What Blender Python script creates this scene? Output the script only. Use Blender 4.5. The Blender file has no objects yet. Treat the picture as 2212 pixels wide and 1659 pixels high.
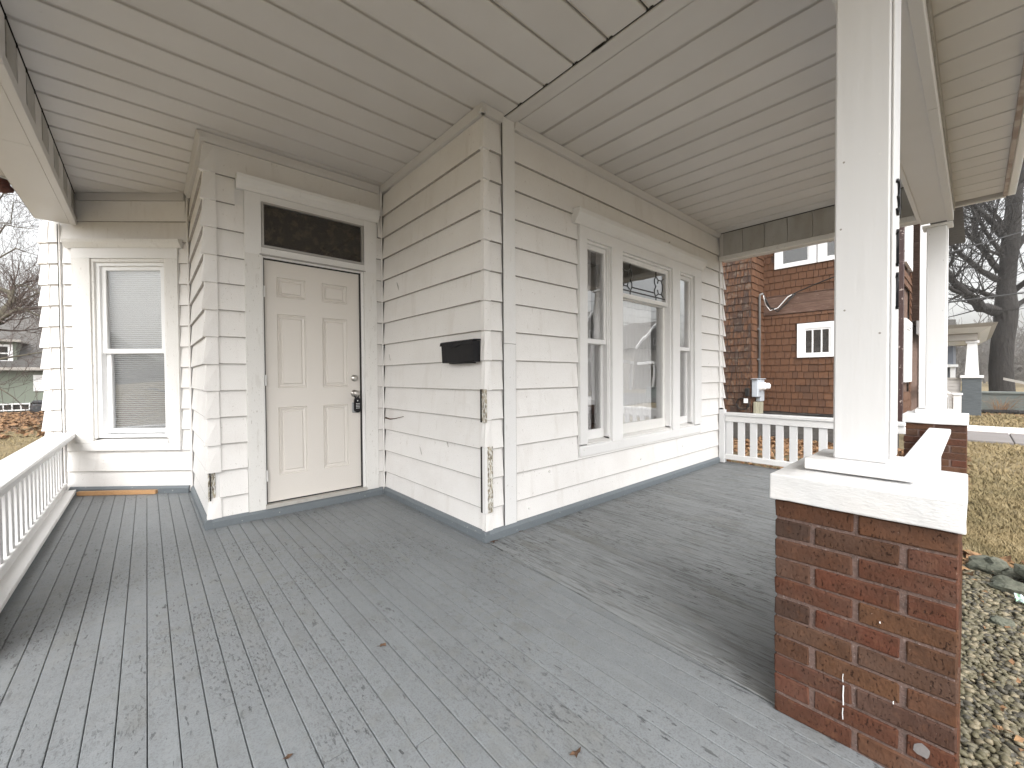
import bpy, bmesh, math, random
from mathutils import Vector, Matrix, noise
random.seed(7)
SC = bpy.context.scene
COL = SC.collection
R = math.radians
# ------------------------------------------------------------------ camera
F = 888.43; CX, CY, CZ = -1.7451, -2.2477, 1.1425
YAW, PIT, ROL = 0.8447, -0.0166, -0.0066
_c, _s, _cp, _sp = math.cos(YAW), math.sin(YAW), math.cos(PIT), math.sin(PIT)
FW = Vector((_c*_cp, _s*_cp, _sp)); _rt = Vector((_s, -_c, 0)); _up = _rt.cross(FW)
RT = math.cos(ROL)*_rt + math.sin(ROL)*_up; UP = -math.sin(ROL)*_rt + math.cos(ROL)*_up
cd = bpy.data.cameras.new('camera'); cam = bpy.data.objects.new('camera', cd); COL.objects.link(cam)
cd.sensor_width = 36; cd.lens = 36*F/2212; cd.clip_end = 2000; cd.clip_start = .02
cam.matrix_world = Matrix(((RT.x, UP.x, -FW.x, CX), (RT.y, UP.y, -FW.y, CY), (RT.z, UP.z, -FW.z, CZ), (0, 0, 0, 1)))
SC.camera = cam
def far(u, v, depth):
    "a point of the far surroundings, measured off the photograph at a chosen distance"
    return Vector((CX, CY, CZ)) + (FW + RT*((u-1106)/F) + UP*((829.5-v)/F))*depth
# ------------------------------------------------------------------ sky, sun, exposure
SUN_EL, SUN_AZ = R(46), R(212)
w = bpy.data.worlds.new('World'); SC.world = w; w.use_nodes = True
nt = w.node_tree; nt.nodes.clear()
sky = nt.nodes.new('ShaderNodeTexSky'); sky.sky_type = 'NISHITA'; sky.sun_disc = False
sky.sun_elevation = SUN_EL; sky.sun_rotation = SUN_AZ; sky.dust_density = 6; sky.air_density = 1.6; sky.ozone_density = 1
hs = nt.nodes.new('ShaderNodeHueSaturation'); hs.inputs['Saturation'].default_value = .12
bg = nt.nodes.new('ShaderNodeBackground'); bg.inputs['Strength'].default_value = .15
ow = nt.nodes.new('ShaderNodeOutputWorld')
nt.links.new(sky.outputs[0], hs.inputs['Color']); nt.links.new(hs.outputs[0], bg.inputs['Color']); nt.links.new(bg.outputs[0], ow.inputs[0])
sl = bpy.data.lights.new('sun', 'SUN'); sl.energy = .5; sl.angle = R(120); sl.color = (1, .985, .97)
so = bpy.data.objects.new('sun', sl); COL.objects.link(so)
# direction towards the sun: front right of the porch, high behind the overcast
sd = Vector((math.sin(SUN_AZ)*math.cos(SUN_EL), math.cos(SUN_AZ)*math.cos(SUN_EL), math.sin(SUN_EL)))
so.rotation_euler = sd.to_track_quat('Z', 'Y').to_euler()
vs = SC.view_settings; vs.view_transform = 'Standard'; vs.look = 'None'; vs.gamma = 1; vs.exposure = 1.38; vs.use_curve_mapping = False
SC.render.engine = 'CYCLES'
SC.cycles.max_bounces = 8; SC.cycles.diffuse_bounces = 5; SC.cycles.transparent_max_bounces = 16

# ------------------------------------------------------------------ materials
def mat(name, col, rough=.6, layers=(), bump=(), rnd=0., metal=0., spec=.4, obj=None):
    """layers: (scale(x,y,z), lo, hi, amount, colour[, detail]) noise blends; bump: (scale, distance[, detail]); rnd: brightness spread per piece"""
    m = bpy.data.materials.new(name); m.use_nodes = True; t = m.node_tree; N = t.nodes; L = t.links
    b = N['Principled BSDF']; b.inputs['Roughness'].default_value = rough; b.inputs['Metallic'].default_value = metal
    b.inputs['Specular IOR Level'].default_value = spec
    geo = N.new('ShaderNodeNewGeometry'); pos = geo.outputs['Position']
    oi = N.new('ShaderNodeObjectInfo')
    if rnd:   # pieces do not share one stretch of grain
        a = N.new('ShaderNodeVectorMath'); a.operation = 'MULTIPLY_ADD'
        L.new(oi.outputs['Random'], a.inputs[0]); a.inputs[1].default_value = (7, 13, 9); L.new(pos, a.inputs[2]); pos = a.outputs[0]
    cur = None
    rgb = N.new('ShaderNodeRGB'); rgb.outputs[0].default_value = (*col, 1); cur = rgb.outputs[0]
    if rnd:
        hsv = N.new('ShaderNodeHueSaturation'); mr = N.new('ShaderNodeMapRange')
        mr.inputs['To Min'].default_value = 1-rnd; mr.inputs['To Max'].default_value = 1+rnd
        L.new(oi.outputs['Random'], mr.inputs['Value']); L.new(mr.outputs[0], hsv.inputs['Value']); L.new(cur, hsv.inputs['Color']); cur = hsv.outputs[0]
    if obj:   # ramp of colours chosen per piece
        w_ = N.new('ShaderNodeTexWhiteNoise'); w_.noise_dimensions = '1D'; L.new(oi.outputs['Random'], w_.inputs['W'])
        cr = N.new('ShaderNodeValToRGB'); cr.color_ramp.interpolation = 'LINEAR'
        while len(cr.color_ramp.elements) < len(obj): cr.color_ramp.elements.new(.5)
        for i, c in enumerate(obj):
            cr.color_ramp.elements[i].position = i/(len(obj)-1); cr.color_ramp.elements[i].color = (*c, 1)
        L.new(w_.outputs['Value'], cr.inputs[0]); cur = cr.outputs[0]
    def nz(scale, detail=4):
        v = pos
        if isinstance(scale, tuple):
            mp = N.new('ShaderNodeVectorMath'); mp.operation = 'MULTIPLY'; mp.inputs[1].default_value = scale; L.new(pos, mp.inputs[0]); v = mp.outputs[0]; s = 1
        else: s = scale
        n = N.new('ShaderNodeTexNoise'); n.inputs['Scale'].default_value = s; n.inputs['Detail'].default_value = detail; n.inputs['Roughness'].default_value = .6
        L.new(v, n.inputs['Vector']); return n.outputs[0]
    hsum = None
    for ly in layers:
        sc, lo, hi, amt, c2 = ly[:5]
        n = nz(sc, ly[5] if len(ly) > 5 else 4)
        r = N.new('ShaderNodeMapRange'); r.inputs['From Min'].default_value = lo; r.inputs['From Max'].default_value = hi
        r.inputs['To Max'].default_value = amt; L.new(n, r.inputs['Value'])
        rf_ = r.outputs[0]
        if len(ly) > 7:   # wear gathered in patches
            r2 = N.new('ShaderNodeMapRange'); r2.inputs['From Min'].default_value = .42; r2.inputs['From Max'].default_value = .6; gp0 = geo.outputs['Position']
            n2 = N.new('ShaderNodeTexNoise'); n2.inputs['Scale'].default_value = ly[7]; n2.inputs['Detail'].default_value = 3; L.new(gp0, n2.inputs['Vector']); L.new(n2.outputs[0], r2.inputs['Value'])
            m2 = N.new('ShaderNodeMath'); m2.operation = 'MULTIPLY'; L.new(rf_, m2.inputs[0]); L.new(r2.outputs[0], m2.inputs[1]); rf_ = m2.outputs[0]
        mx = N.new('ShaderNodeMix'); mx.data_type = 'RGBA'; L.new(rf_, mx.inputs[0]); L.new(cur, mx.inputs[6]); mx.inputs[7].default_value = (*c2, 1)
        cur = mx.outputs[2]
        if len(ly) > 6:   # wear that also sinks in
            ml = N.new('ShaderNodeMath'); ml.operation = 'MULTIPLY'; ml.inputs[1].default_value = -ly[6]; L.new(rf_, ml.inputs[0])
            if hsum is None: hsum = ml.outputs[0]
            else:
                ad = N.new('ShaderNodeMath'); L.new(hsum, ad.inputs[0]); L.new(ml.outputs[0], ad.inputs[1]); hsum = ad.outputs[0]
    L.new(cur, b.inputs['Base Color'])
    for bp in bump:
        n = nz(bp[0], bp[2] if len(bp) > 2 else 4)
        ml = N.new('ShaderNodeMath'); ml.operation = 'MULTIPLY'; ml.inputs[1].default_value = bp[1]; L.new(n, ml.inputs[0])
        if hsum is None: hsum = ml.outputs[0]
        else:
            ad = N.new('ShaderNodeMath'); L.new(hsum, ad.inputs[0]); L.new(ml.outputs[0], ad.inputs[1]); hsum = ad.outputs[0]
    if hsum is not None:
        bn = N.new('ShaderNodeBump'); bn.inputs['Distance'].default_value = 1; L.new(hsum, bn.inputs['Height']); L.new(bn.outputs[0], b.inputs['Normal'])
    return m
def glass(name, tint=(1, 1, 1), refl=1.):
    m = bpy.data.materials.new(name); m.use_nodes = True; t = m.node_tree; N = t.nodes; L = t.links; N.clear()
    o = N.new('ShaderNodeOutputMaterial'); tr = N.new('ShaderNodeBsdfTransparent'); tr.inputs[0].default_value = (*tint, 1)
    gl = N.new('ShaderNodeBsdfGlossy'); gl.inputs['Roughness'].default_value = .0
    fr = N.new('ShaderNodeLayerWeight'); fr.inputs['Blend'].default_value = .5
    pw = N.new('ShaderNodeMath'); pw.operation = 'POWER'; pw.inputs[1].default_value = 4; L.new(fr.outputs['Facing'], pw.inputs[0])
    ml = N.new('ShaderNodeMath'); ml.operation = 'MULTIPLY_ADD'; ml.inputs[1].default_value = .8*refl; ml.inputs[2].default_value = .045*refl; L.new(pw.outputs[0], ml.inputs[0])
    g = N.new('ShaderNodeNewGeometry'); n = N.new('ShaderNodeTexNoise'); n.inputs['Scale'].default_value = 3.5; n.inputs['Detail'].default_value = 1; L.new(g.outputs['Position'], n.inputs['Vector'])
    bp = N.new('ShaderNodeBump'); bp.inputs['Distance'].default_value = .0009; L.new(n.outputs[0], bp.inputs['Height']); L.new(bp.outputs[0], gl.inputs['Normal'])
    mx = N.new('ShaderNodeMixShader'); L.new(ml.outputs[0], mx.inputs[0]); L.new(tr.outputs[0], mx.inputs[1]); L.new(gl.outputs[0], mx.inputs[2]); L.new(mx.outputs[0], o.inputs[0])
    return m
WHT = (.775, .76, .745)
M = {}
M['siding'] = mat('siding_paint', WHT, .5, [(2.2, .45, .75, .4, (.64, .61, .575)), ((9, 9, 1.2), .57, .75, .35, (.57, .53, .49)), ((30, 30, 5), .66, .72, .35, (.5, .46, .42)), (70, .69, .74, .55, (.28, .24, .2), 2)], [(25, .0012), (260, .0002)], rnd=.025)
M['lip'] = mat('siding_edge_grime_shade', (.3, .28, .26), .8, [((30, 30, 8), .45, .6, .5, (.46, .44, .42))])  # edge grime that also paints the lap shadow lines darker
M['trim'] = mat('trim_paint', (.74, .735, .73), .5, [(3, .5, .8, .3, (.6, .58, .55)), (30, .68, .74, .5, (.36, .33, .3)), ((40, 40, 5), .66, .72, .35, (.5, .48, .45))], [(30, .0008), (200, .0003)], rnd=.03)
M['peel'] = mat('peeling_trim_paint', (.7, .69, .67), .65, [((24, 24, 5), .6, .66, .35, (.52, .5, .47), 6, .0005), ((90, 90, 30), .64, .69, .6, (.3, .26, .22))], [(60, .001)], rnd=.04)
M['bare'] = mat('bare_weathered_wood', (.42, .37, .28), .85, [((140, 140, 14), .5, .55, .85, (.12, .1, .075), 5, .0015), ((110, 110, 30), .5, .54, .95, (.74, .73, .7), 6, -.001)], [((120, 120, 12), .002)])
M['post'] = mat('post_paint', (.69, .69, .695), .45, [((30, 30, 2), .55, .75, .16, (.62, .61, .6)), (18, .72, .75, .5, (.45, .43, .42))], [((50, 50, 3), .0012), (9, .001)], rnd=.01)
M['cap'] = mat('pier_cap_paint', (.68, .68, .68), .6, [(5, .5, .7, .3, (.7, .66, .62)), ((14, 14, 60), .68, .72, .4, (.42, .38, .36))], [((40, 40, 190), .0016), (9, .006), (150, .0007)])
M['ceil'] = mat('soffit_panel_paint', (.62, .6, .582), .55, [(1.5, .4, .75, .3, (.46, .435, .40)), (26, .7, .76, .3, (.3, .27, .24))], [(120, .0002)], rnd=.03)
M['beam'] = mat('beam_wrap_paint', (.6, .585, .57), .5, [(2, .45, .75, .3, (.5, .47, .43)), (40, .69, .74, .4, (.35, .31, .27))], [(6, .002)], rnd=.02)
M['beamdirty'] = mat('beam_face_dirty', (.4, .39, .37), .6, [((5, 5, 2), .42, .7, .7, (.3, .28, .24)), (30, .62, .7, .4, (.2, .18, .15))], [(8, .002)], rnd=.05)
M['deck'] = mat('deck_paint', (.2, .215, .226), .5, [(1.1, .4, .7, .4, (.158, .165, .17)), (170, .5, .6, .45, (.115, .12, .126), 3), ((110, 38, 60), .57, .6, .85, (.075, .08, .083), 4, .0012, 1.6), ((60, 18, 40), .63, .65, .9, (.05, .052, .055), 3, .0012, 2.1), ((14, 14, 14), .5, .62, .5, (.165, .168, .158), 5, 0, .7), (7, .55, .68, .4, (.15, .155, .155)), ((9, 9, 9), .62, .7, .35, (.22, .23, .235)), ((16, 2.2, 8), .53, .75, .3, (.245, .265, .275)), (3, .58, .75, .4, (.165, .165, .145)), (28, .52, .62, .3, (.225, .235, .24)), ((60, 20, 40), .58, .66, .4, (.135, .142, .148))], [((60, 12, 40), .0005), (130, .0005)], rnd=.045, spec=.3)
M['deck2'] = mat('deck_paint_worn', (.215, .228, .234), .55, [(1.3, .4, .7, .35, (.165, .168, .168)), ((70, 3.2, 40), .54, .62, .7, (.105, .108, .11), 6, .0016), ((130, 9, 40), .55, .6, .5, (.12, .122, .124), 4, .001), (3.5, .6, .72, .4, (.26, .245, .235)), ((75, 2.6, 30), .55, .7, .5, (.25, .262, .265)), ((90, 14, 50), .58, .61, .9, (.06, .062, .063), 3, .0012, 1.9), ((38, 2.2, 20), .58, .63, .6, (.09, .092, .094), 5, .001), (2.2, .55, .7, .45, (.15, .15, .135))], [((120, 6, 80), .0022), (160, .0003)], rnd=.08, spec=.35)
M['base'] = mat('baseboard_paint', (.14, .16, .175), .5, [(12, .55, .72, .5, (.12, .13, .14)), ((40, 40, 40), .66, .7, .7, (.4, .4, .38))], [(40, .002)], rnd=.05)
M['door'] = mat('door_paint', (.66, .625, .585), .42, [(3, .5, .8, .15, (.6, .56, .52)), (45, .72, .75, .4, (.4, .36, .32))], [(300, .0001)])
M['black'] = mat('black_enamel', (.006, .006, .008), .4, [(14, .6, .75, .4, (.016, .016, .02))], [(20, .002)], spec=.25)
M['rubber'] = mat('black_rubber', (.015, .014, .013), .7)
M['dark'] = mat('dark_void', (.02, .018, .016), .9, [(6, .4, .7, .6, (.045, .04, .035))])
M['nickel'] = mat('satin_nickel', (.55, .53, .5), .3, metal=1.)
M['alu'] = mat('dull_aluminium', (.42, .41, .4), .45, [(20, .5, .7, .4, (.3, .29, .28))], metal=.7)
M['thresh'] = mat('threshold_metal', (.5, .48, .45), .5, [(20, .5, .7, .5, (.35, .32, .3))], metal=.4)
M['grey'] = mat('grey_plastic', (.32, .33, .34), .5)
M['vinyl'] = mat('white_vinyl', (.78, .785, .79), .35, [(20, .62, .75, .3, (.6, .6, .58))], rnd=.01)
M['blind'] = mat('blind_vinyl', (.72, .75, .77), .5)
M['curtain'] = mat('sheer_curtain', (.8, .8, .81), .9)
M['room'] = mat('room_wall', (.34, .33, .33), .9)
M['glass'] = glass('window_glass', refl=2.4)
M['oldglass'] = glass('wavy_old_glass', refl=3.2)
M['dimglass'] = glass('dusty_transom_glass', refl=.5)
M['amber'] = mat('patterned_brown_film', (.018, .014, .01), .7, [(14, .5, .6, .9, (.06, .045, .03)), (40, .55, .62, .6, (.012, .01, .008))])
M['lead'] = mat('lead_came', (.05, .05, .05), .5)
BR = [(.085, .04, .028), (.098, .043, .028), (.105, .042, .028), (.11, .053, .031), (.088, .044, .029), (.078, .044, .03), (.112, .058, .034), (.095, .041, .028), (.06, .039, .031)]
M['brick'] = mat('wirecut_brick', (.14, .05, .03), .8, [(16, .42, .62, .45, (.062, .035, .025)), (34, .55, .68, .4, (.14, .07, .042)), (3, .5, .7, .3, (.16, .11, .09)), ((150, 150, 80), .6, .64, .8, (.03, .018, .014), 5, .002), (110, .72, .74, .5, (.4, .3, .25))], [((90, 90, 60), .004), (260, .0012)], obj=BR, rnd=.001, spec=.02)
M['mortar'] = mat('pink_mortar', (.16, .11, .095), .95, [(60, .5, .65, .7, (.1, .075, .065)), (140, .6, .68, .6, (.32, .26, .24))], [(120, .006)], spec=.02)
M['lumber'] = mat('fresh_lumber', (.5, .29, .14), .6, [((6, 50, 50), .5, .65, .5, (.38, .2, .09))], [((8, 60, 60), .0008)])
SH = [(.09, .04, .019), (.112, .05, .023), (.08, .036, .018), (.122, .056, .027), (.097, .045, .022), (.066, .033, .019)]
M['shingle'] = mat('brown_stained_shingle', (.1, .035, .016), .8, [((40, 40, 5), .5, .68, .55, (.05, .022, .013)), (18, .68, .72, .6, (.25, .18, .13))], [((90, 90, 8), .002)], obj=SH, rnd=.001)
M['shingledark'] = mat('stained_weathered_shingle', (.1, .04, .02), .85, [((30, 30, 4), .42, .58, .8, (.035, .022, .018)), (9, .55, .65, .5, (.16, .13, .1))], [((90, 90, 8), .002)], obj=SH[2:]+[(.05, .03, .022)], rnd=.001)
M['belt'] = mat('brown_belt_board', (.09, .05, .035), .8, [((5, 5, 60), .45, .6, .7, (.16, .1, .075)), ((8, 8, 40), .62, .68, .6, (.28, .2, .16))], [((10, 10, 120), .001)])
M['maroon'] = mat('maroon_paint', (.045, .022, .02), .6, [(22, .62, .66, .8, (.45, .38, .34))])
M['found'] = mat('dark_block_foundation', (.09, .085, .08), .9, [(7, .4, .65, .6, (.05, .045, .04))], [(60, .006)], rnd=.15)
M['meter'] = mat('meter_enamel', (.4, .43, .47), .45, [(15, .55, .7, .5, (.3, .31, .32))])
M['conduit'] = mat('grey_conduit', (.2, .2, .2), .5, metal=.3)
M['oldwood'] = mat('grey_plywood', (.3, .29, .22), .85, [((30, 30, 5), .5, .65, .6, (.15, .14, .1))])
M['cable'] = mat('black_cable', (.012, .012, .012), .6)
M['bark'] = mat('dark_bark', (.03, .027, .025), .95, [((12, 12, 3), .45, .65, .6, (.015, .013, .012)), (5, .55, .7, .4, (.045, .042, .035))], [((9, 9, 2.2), .12), (30, .02)])
M['bark2'] = mat('olive_bark', (.1, .09, .065), .95, [(4, .45, .65, .6, (.045, .038, .03))], [((10, 10, 3), .05)])
M['twig'] = mat('brown_twigs', (.075, .055, .047), .95)
M['farwood'] = mat('far_wood', (.12, .11, .1), 1.)
M['grass'] = mat('dormant_lawn', (.19, .145, .075), 1., [(.7, .42, .6, .7, (.11, .088, .05)), (2.5, .45, .6, .5, (.26, .205, .115)), (12, .5, .65, .6, (.085, .07, .035)), (60, .45, .65, .6, (.29, .235, .14))], [(40, .04), (140, .01)])
M['straw'] = mat('straw_blades', (.27, .21, .11), .9, [(.8, .42, .6, .7, (.14, .115, .055)), (3, .55, .65, .5, (.36, .3, .18))])
M['litter'] = mat('brown_leaves', (.17, .09, .045), .9, [(9, .4, .6, .8, (.28, .17, .085)), (23, .55, .65, .7, (.08, .04, .022))])
M['soil'] = mat('dark_soil', (.055, .043, .03), 1., [(20, .45, .6, .6, (.09, .075, .05)), (80, .5, .6, .6, (.025, .02, .014))], [(60, .01)])
M['scrap'] = mat('dark_leaf_scrap', (.07, .038, .022), .9, [(60, .45, .6, .8, (.13, .075, .045))])
M['pebble'] = mat('river_pebble', (.13, .115, .078), .6, [(40, .5, .7, .5, (.13, .115, .075))])
M['pebble2'] = mat('tan_pebble', (.19, .16, .105), .6, [(40, .5, .7, .5, (.18, .15, .1))])
M['pebble3'] = mat('dark_pebble', (.05, .045, .034), .6, [(40, .5, .7, .5, (.13, .115, .08))])
M['pebble4'] = mat('olive_pebble', (.1, .088, .052), .6, [(40, .5, .7, .5, (.1, .09, .05))])
M['rock'] = mat('mossy_rock', (.075, .08, .06), .9, [(8, .45, .6, .7, (.13, .13, .1)), (20, .55, .65, .6, (.035, .04, .03))], [(14, .02), (70, .005)])
M['concrete'] = mat('walk_concrete', (.2, .185, .18), .9, [(2, .4, .7, .5, (.15, .14, .135)), (30, .55, .7, .3, (.27, .26, .25))], [(90, .002)])
M['kerbwhite'] = mat('white_kerb_paint', (.75, .74, .72), .8, [(6, .55, .7, .5, (.55, .52, .48))])
M['greenwall'] = mat('grey_green_brick_paint', (.16, .18, .17), .8, [(2, .4, .7, .4, (.19, .21, .2)), ((3, 3, 40), .55, .65, .4, (.15, .16, .15))], [((5, 5, 50), .01)])
M['slate'] = mat('slate_brick_paint', (.1, .115, .125), .7, [((4, 4, 40), .5, .62, .6, (.06, .07, .075))], [((8, 8, 60), .01)])
M['taupe'] = mat('taupe_trim', (.36, .34, .31), .7)
M['lap'] = mat('grey_lap_siding', (.45, .43, .41), .6, rnd=.02)
M['roof'] = mat('asphalt_shingle_roof', (.11, .105, .1), .95, [(8, .4, .65, .6, (.07, .065, .06))], [(30, .01)])
M['greensid'] = mat('sage_lap_siding', (.175, .2, .16), .7, rnd=.02)
M['bluegrey'] = mat('blue_grey_siding', (.1, .11, .13), .7)
M['asphalt'] = mat('asphalt', (.06, .06, .06), .9, [(3, .4, .6, .4, (.08, .08, .078))], [(60, .004)])
M['rust'] = mat('rusty_metal', (.1, .035, .025), .8, [(30, .5, .65, .7, (.03, .014, .012))], [(60, .003)])
M['rustedge'] = mat('stained_fascia_edge', (.42, .36, .32), .7, [(9, .45, .6, .7, (.2, .14, .11))])
M['plastic'] = mat('litter_plastic', (.5, .55, .6), .25, [(40, .5, .6, .8, (.2, .45, .2))])
M['blackbin'] = mat('black_cover', (.02, .022, .025), .5, [(9, .5, .6, .5, (.1, .1, .11))])

# ------------------------------------------------------------------ object helpers
ORG = {}
def tag(o, label=None, cat=None, group=None, kind=None):
    if label: o['label'] = label
    if cat: o['category'] = cat
    if group: o['group'] = group
    if kind: o['kind'] = kind
    return o
def empty(name, loc, label=None, cat=None, group=None, kind=None):
    o = bpy.data.objects.new(name, None); COL.objects.link(o); o.location = loc; o.empty_display_size = .2
    ORG[o] = Vector(loc); return tag(o, label, cat, group, kind)
def obj(name, V, Fc, m, parent=None, smooth=False, label=None, cat=None, group=None, kind=None, kids=True):
    "one mesh object from world coordinates; its origin goes to its own base"
    xs = [v[0] for v in V]; ys = [v[1] for v in V]; zs = [v[2] for v in V]
    c = Vector(((min(xs)+max(xs))/2, (min(ys)+max(ys))/2, min(zs)))
    me = bpy.data.meshes.new(name); me.from_pydata([(v[0]-c.x, v[1]-c.y, v[2]-c.z) for v in V], [], Fc)
    me.materials.append(m if not isinstance(m, str) else M[m])
    if smooth:
        me.polygons.foreach_set('use_smooth', [True]*len(me.polygons))
    o = bpy.data.objects.new(name, me); COL.objects.link(o)
    if parent is not None:
        o.parent = parent; o.location = c-ORG[parent]
    else: o.location = c
    ORG[o] = c
    return tag(o, label, cat, group, kind)
class MB:
    def __init__(s): s.V = []; s.F = []
    def add(s, V, Fc):
        k = len(s.V); s.V += [tuple(v) for v in V]; s.F += [tuple(i+k for i in f) for f in Fc]; return s
    def hexa(s, P):   # P: 4 bottom + 4 top, same winding
        return s.add(P, [(3, 2, 1, 0), (4, 5, 6, 7), (0, 1, 5, 4), (1, 2, 6, 5), (2, 3, 7, 6), (3, 0, 4, 7)])
    def box(s, x0, x1, y0, y1, z0, z1):
        return s.hexa([(x0, y0, z0), (x1, y0, z0), (x1, y1, z0), (x0, y1, z0), (x0, y0, z1), (x1, y0, z1), (x1, y1, z1), (x0, y1, z1)])
    def cbox(s, x0, x1, y0, y1, z0, z1, c=.006, j=0.):   # chamfered box
        V = []; 
        def rj(): return random.uniform(-j, j)
        for z, ins in ((z0, c), (z0+c, 0), (z1-c, 0), (z1, c)):
            q = [(x0+ins+c*(ins == 0), y0+ins), (x1-ins-c*(ins == 0), y0+ins), (x1-ins, y0+ins+c*(ins == 0)), (x1-ins, y1-ins-c*(ins == 0)), (x1-ins-c*(ins == 0), y1-ins), (x0+ins+c*(ins == 0), y1-ins), (x0+ins, y1-ins-c*(ins == 0)), (x0+ins, y0+ins+c*(ins == 0))]
            V += [(a+rj(), b+rj(), z+rj()) for a, b in q]
        Fc = [tuple(range(7, -1, -1)), tuple(range(24, 32))]
        for k in range(3):
            for i in range(8): Fc.append((k*8+i, k*8+(i+1) % 8, k*8+8+(i+1) % 8, k*8+8+i))
        return s.add(V, Fc)
    def tube(s, pts, r, n=8, cap=True):
        pts = [Vector(p) for p in pts]; rr = r if isinstance(r, (list, tuple)) else [r]*len(pts)
        k0 = len(s.V); u = None
        for i, p in enumerate(pts):
            d = (pts[min(i+1, len(pts)-1)]-pts[max(i-1, 0)])
            if d.length < 1e-9: d = Vector((0, 0, 1))
            d.normalize()
            if u is None: u = d.orthogonal().normalized()
            else:
                u = u-d*u.dot(d); u = u.normalized() if u.length > 1e-6 else d.orthogonal().normalized()
            v = d.cross(u)
            for j in range(n):
                a = 2*math.pi*j/n; q = p+(u*math.cos(a)+v*math.sin(a))*rr[i]; s.V.append((q.x, q.y, q.z))
        for i in range(len(pts)-1):
            for j in range(n):
                a = k0+i*n+j; b = k0+i*n+(j+1) % n; s.F.append((a, b, b+n, a+n))
        if cap: s.F.append(tuple(k0+j for j in range(n-1, -1, -1))); e = k0+(len(pts)-1)*n; s.F.append(tuple(e+j for j in range(n)))
        return s
    def lathe(s, o, ax, prof, n=20):   # prof: (distance along axis, radius)
        ax = Vector(ax).normalized(); return s.tube([Vector(o)+ax*a for a, b in prof], [max(b, 1e-4) for a, b in prof], n)
    def mk(s, name, m, parent=None, **k): return obj(name, s.V, s.F, m, parent, **k)
class Frame:   # a wall: origin, direction along it, outward normal
    def __init__(s, o, d, n): s.o = Vector((o[0], o[1], 0)); s.d = Vector((d[0], d[1], 0)).normalized(); s.n = Vector((n[0], n[1], 0)).normalized()
    def p(s, a, off, z): q = s.o+s.d*a+s.n*off; return (q.x, q.y, z)
    def box(s, mb, a0, a1, o0, o1, z0, z1):
        return mb.hexa([s.p(a0, o0, z0), s.p(a1, o0, z0), s.p(a1, o1, z0), s.p(a0, o1, z0), s.p(a0, o0, z1), s.p(a1, o0, z1), s.p(a1, o1, z1), s.p(a0, o1, z1)])
    def b(s, name, m, parent, a0, a1, o0, o1, z0, z1, **k): return s.box(MB(), a0, a1, o0, o1, z0, z1).mk(name, m, parent, **k)
    def prof(s, mb, a0, a1, pts):   # extrude an (off, z) outline along the wall
        n = len(pts); V = [s.p(a0, o, z) for o, z in pts]+[s.p(a1, o, z) for o, z in pts]
        Fc = [tuple(range(n)), tuple(range(2*n-1, n-1, -1))]+[(i, n+i, n+(i+1) % n, (i+1) % n) for i in range(n)]
        return mb.add(V, Fc)
H = 3.0; LA = 1.624; XL = -1.412; JY = 2.993; XE = 3.90
FA = Frame((0, 0), (0, 1), (-1, 0)); FB = Frame((0, 0), (1, 0), (0, -1))
FD = Frame((0, LA), (1, 0), (0, -1))            # a = world x
FJ = Frame((XL, LA), (0, 1), (-1, 0))
DG = (-.76619, .64261); FG = Frame((XL, JY), DG, (-DG[1], DG[0])); 
FG.n = Vector((-.64261, -.76619, 0))
GL = 1.45; gp = FG.p(GL, 0, 0)
FH = Frame((gp[0], gp[1]), (0, 1), (-1, 0))
FE = Frame((4.08, 0), (0, 1), (1, 0))

# ------------------------------------------------------------------ ground and setting
GZ = -.35
V = []; Fc = []; nx, ny = 90, 90
xs = [-300, -120, -60, -30]+[-20+i*1.0 for i in range(0, 56)]+[45, 70, 120, 300]
ys = [-300, -100, -50, -35]+[-26+i*1.0 for i in range(0, 62)]+[45, 70, 120, 300]
for y in ys:
    for x in xs:
        inhouse = -3 < x < 5 and -3 < y < 8
        V.append((x, y, GZ+(0 if inhouse else noise.noise(Vector((x*.3, y*.3, 0)))*.03)))
W_ = len(xs)
for j in range(len(ys)-1):
    for i in range(len(xs)-1): a = j*W_+i; Fc.append((a, a+1, a+W_+1, a+W_))
obj('ground', V, Fc, 'grass', kind='structure', smooth=True)
MB().box(-80, 120, -17.5, -9.5, GZ-.1, GZ+.05).mk('street', 'asphalt', kind='structure')
wk = empty('front_walk', (12.9, -5, GZ), kind='structure')
for i in range(6):
    MB().cbox(11.75-.0, 13.8, -1.5-1.3*(i+1)+.008, -1.5-1.3*i-.008, GZ-.1, GZ+.06, .01).mk('paving_slab', 'concrete', wk)
tag(MB().cbox(14.0, 14.55, -9.3, -1.3, GZ-.1, GZ+.14, .03, .004).mk('kerb', 'kerbwhite'), 'low white painted concrete edging along the far side of the front walk', 'edging')

# ------------------------------------------------------------------ porch floor
fl = empty('porch_floor', (0, 0, 0), kind='structure')
MB().box(-2.42, 4.02, -2.115, 5, -.25, -.06).mk('joist_bed', 'dark', fl)
PW = .0776
def seamx(y): return .0-.075*(-y)
def board(x0, x1, y0, y1, m, skew=False, wedge=False):
    g = .0012; c = .0022; j = random.uniform(-.0007, .0007); zt = j
    mb = MB(); prof = [(g, -.028), (g, zt-c), (g+c, zt)], [(-g-c, zt), (-g, zt-c), (-g, -.028)]
    V = []
    for y in (y0, y1):
        sx0 = x0+(seamx(y) if skew else 0); sx1 = x1+(seamx(y) if (skew or wedge) else 0)
        V += [(sx0+a, y, z) for a, z in prof[0]]+[(sx1+a, y, z) for a, z in prof[1]]
    n = 6; mb.add(V, [tuple(range(n))[::-1], tuple(range(n, 2*n))]+[(i, (i+1) % n, n+(i+1) % n, n+i) for i in range(n)])
    return mb.mk('floor_board', m, fl)
x = -2.072-4*PW; 
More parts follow.
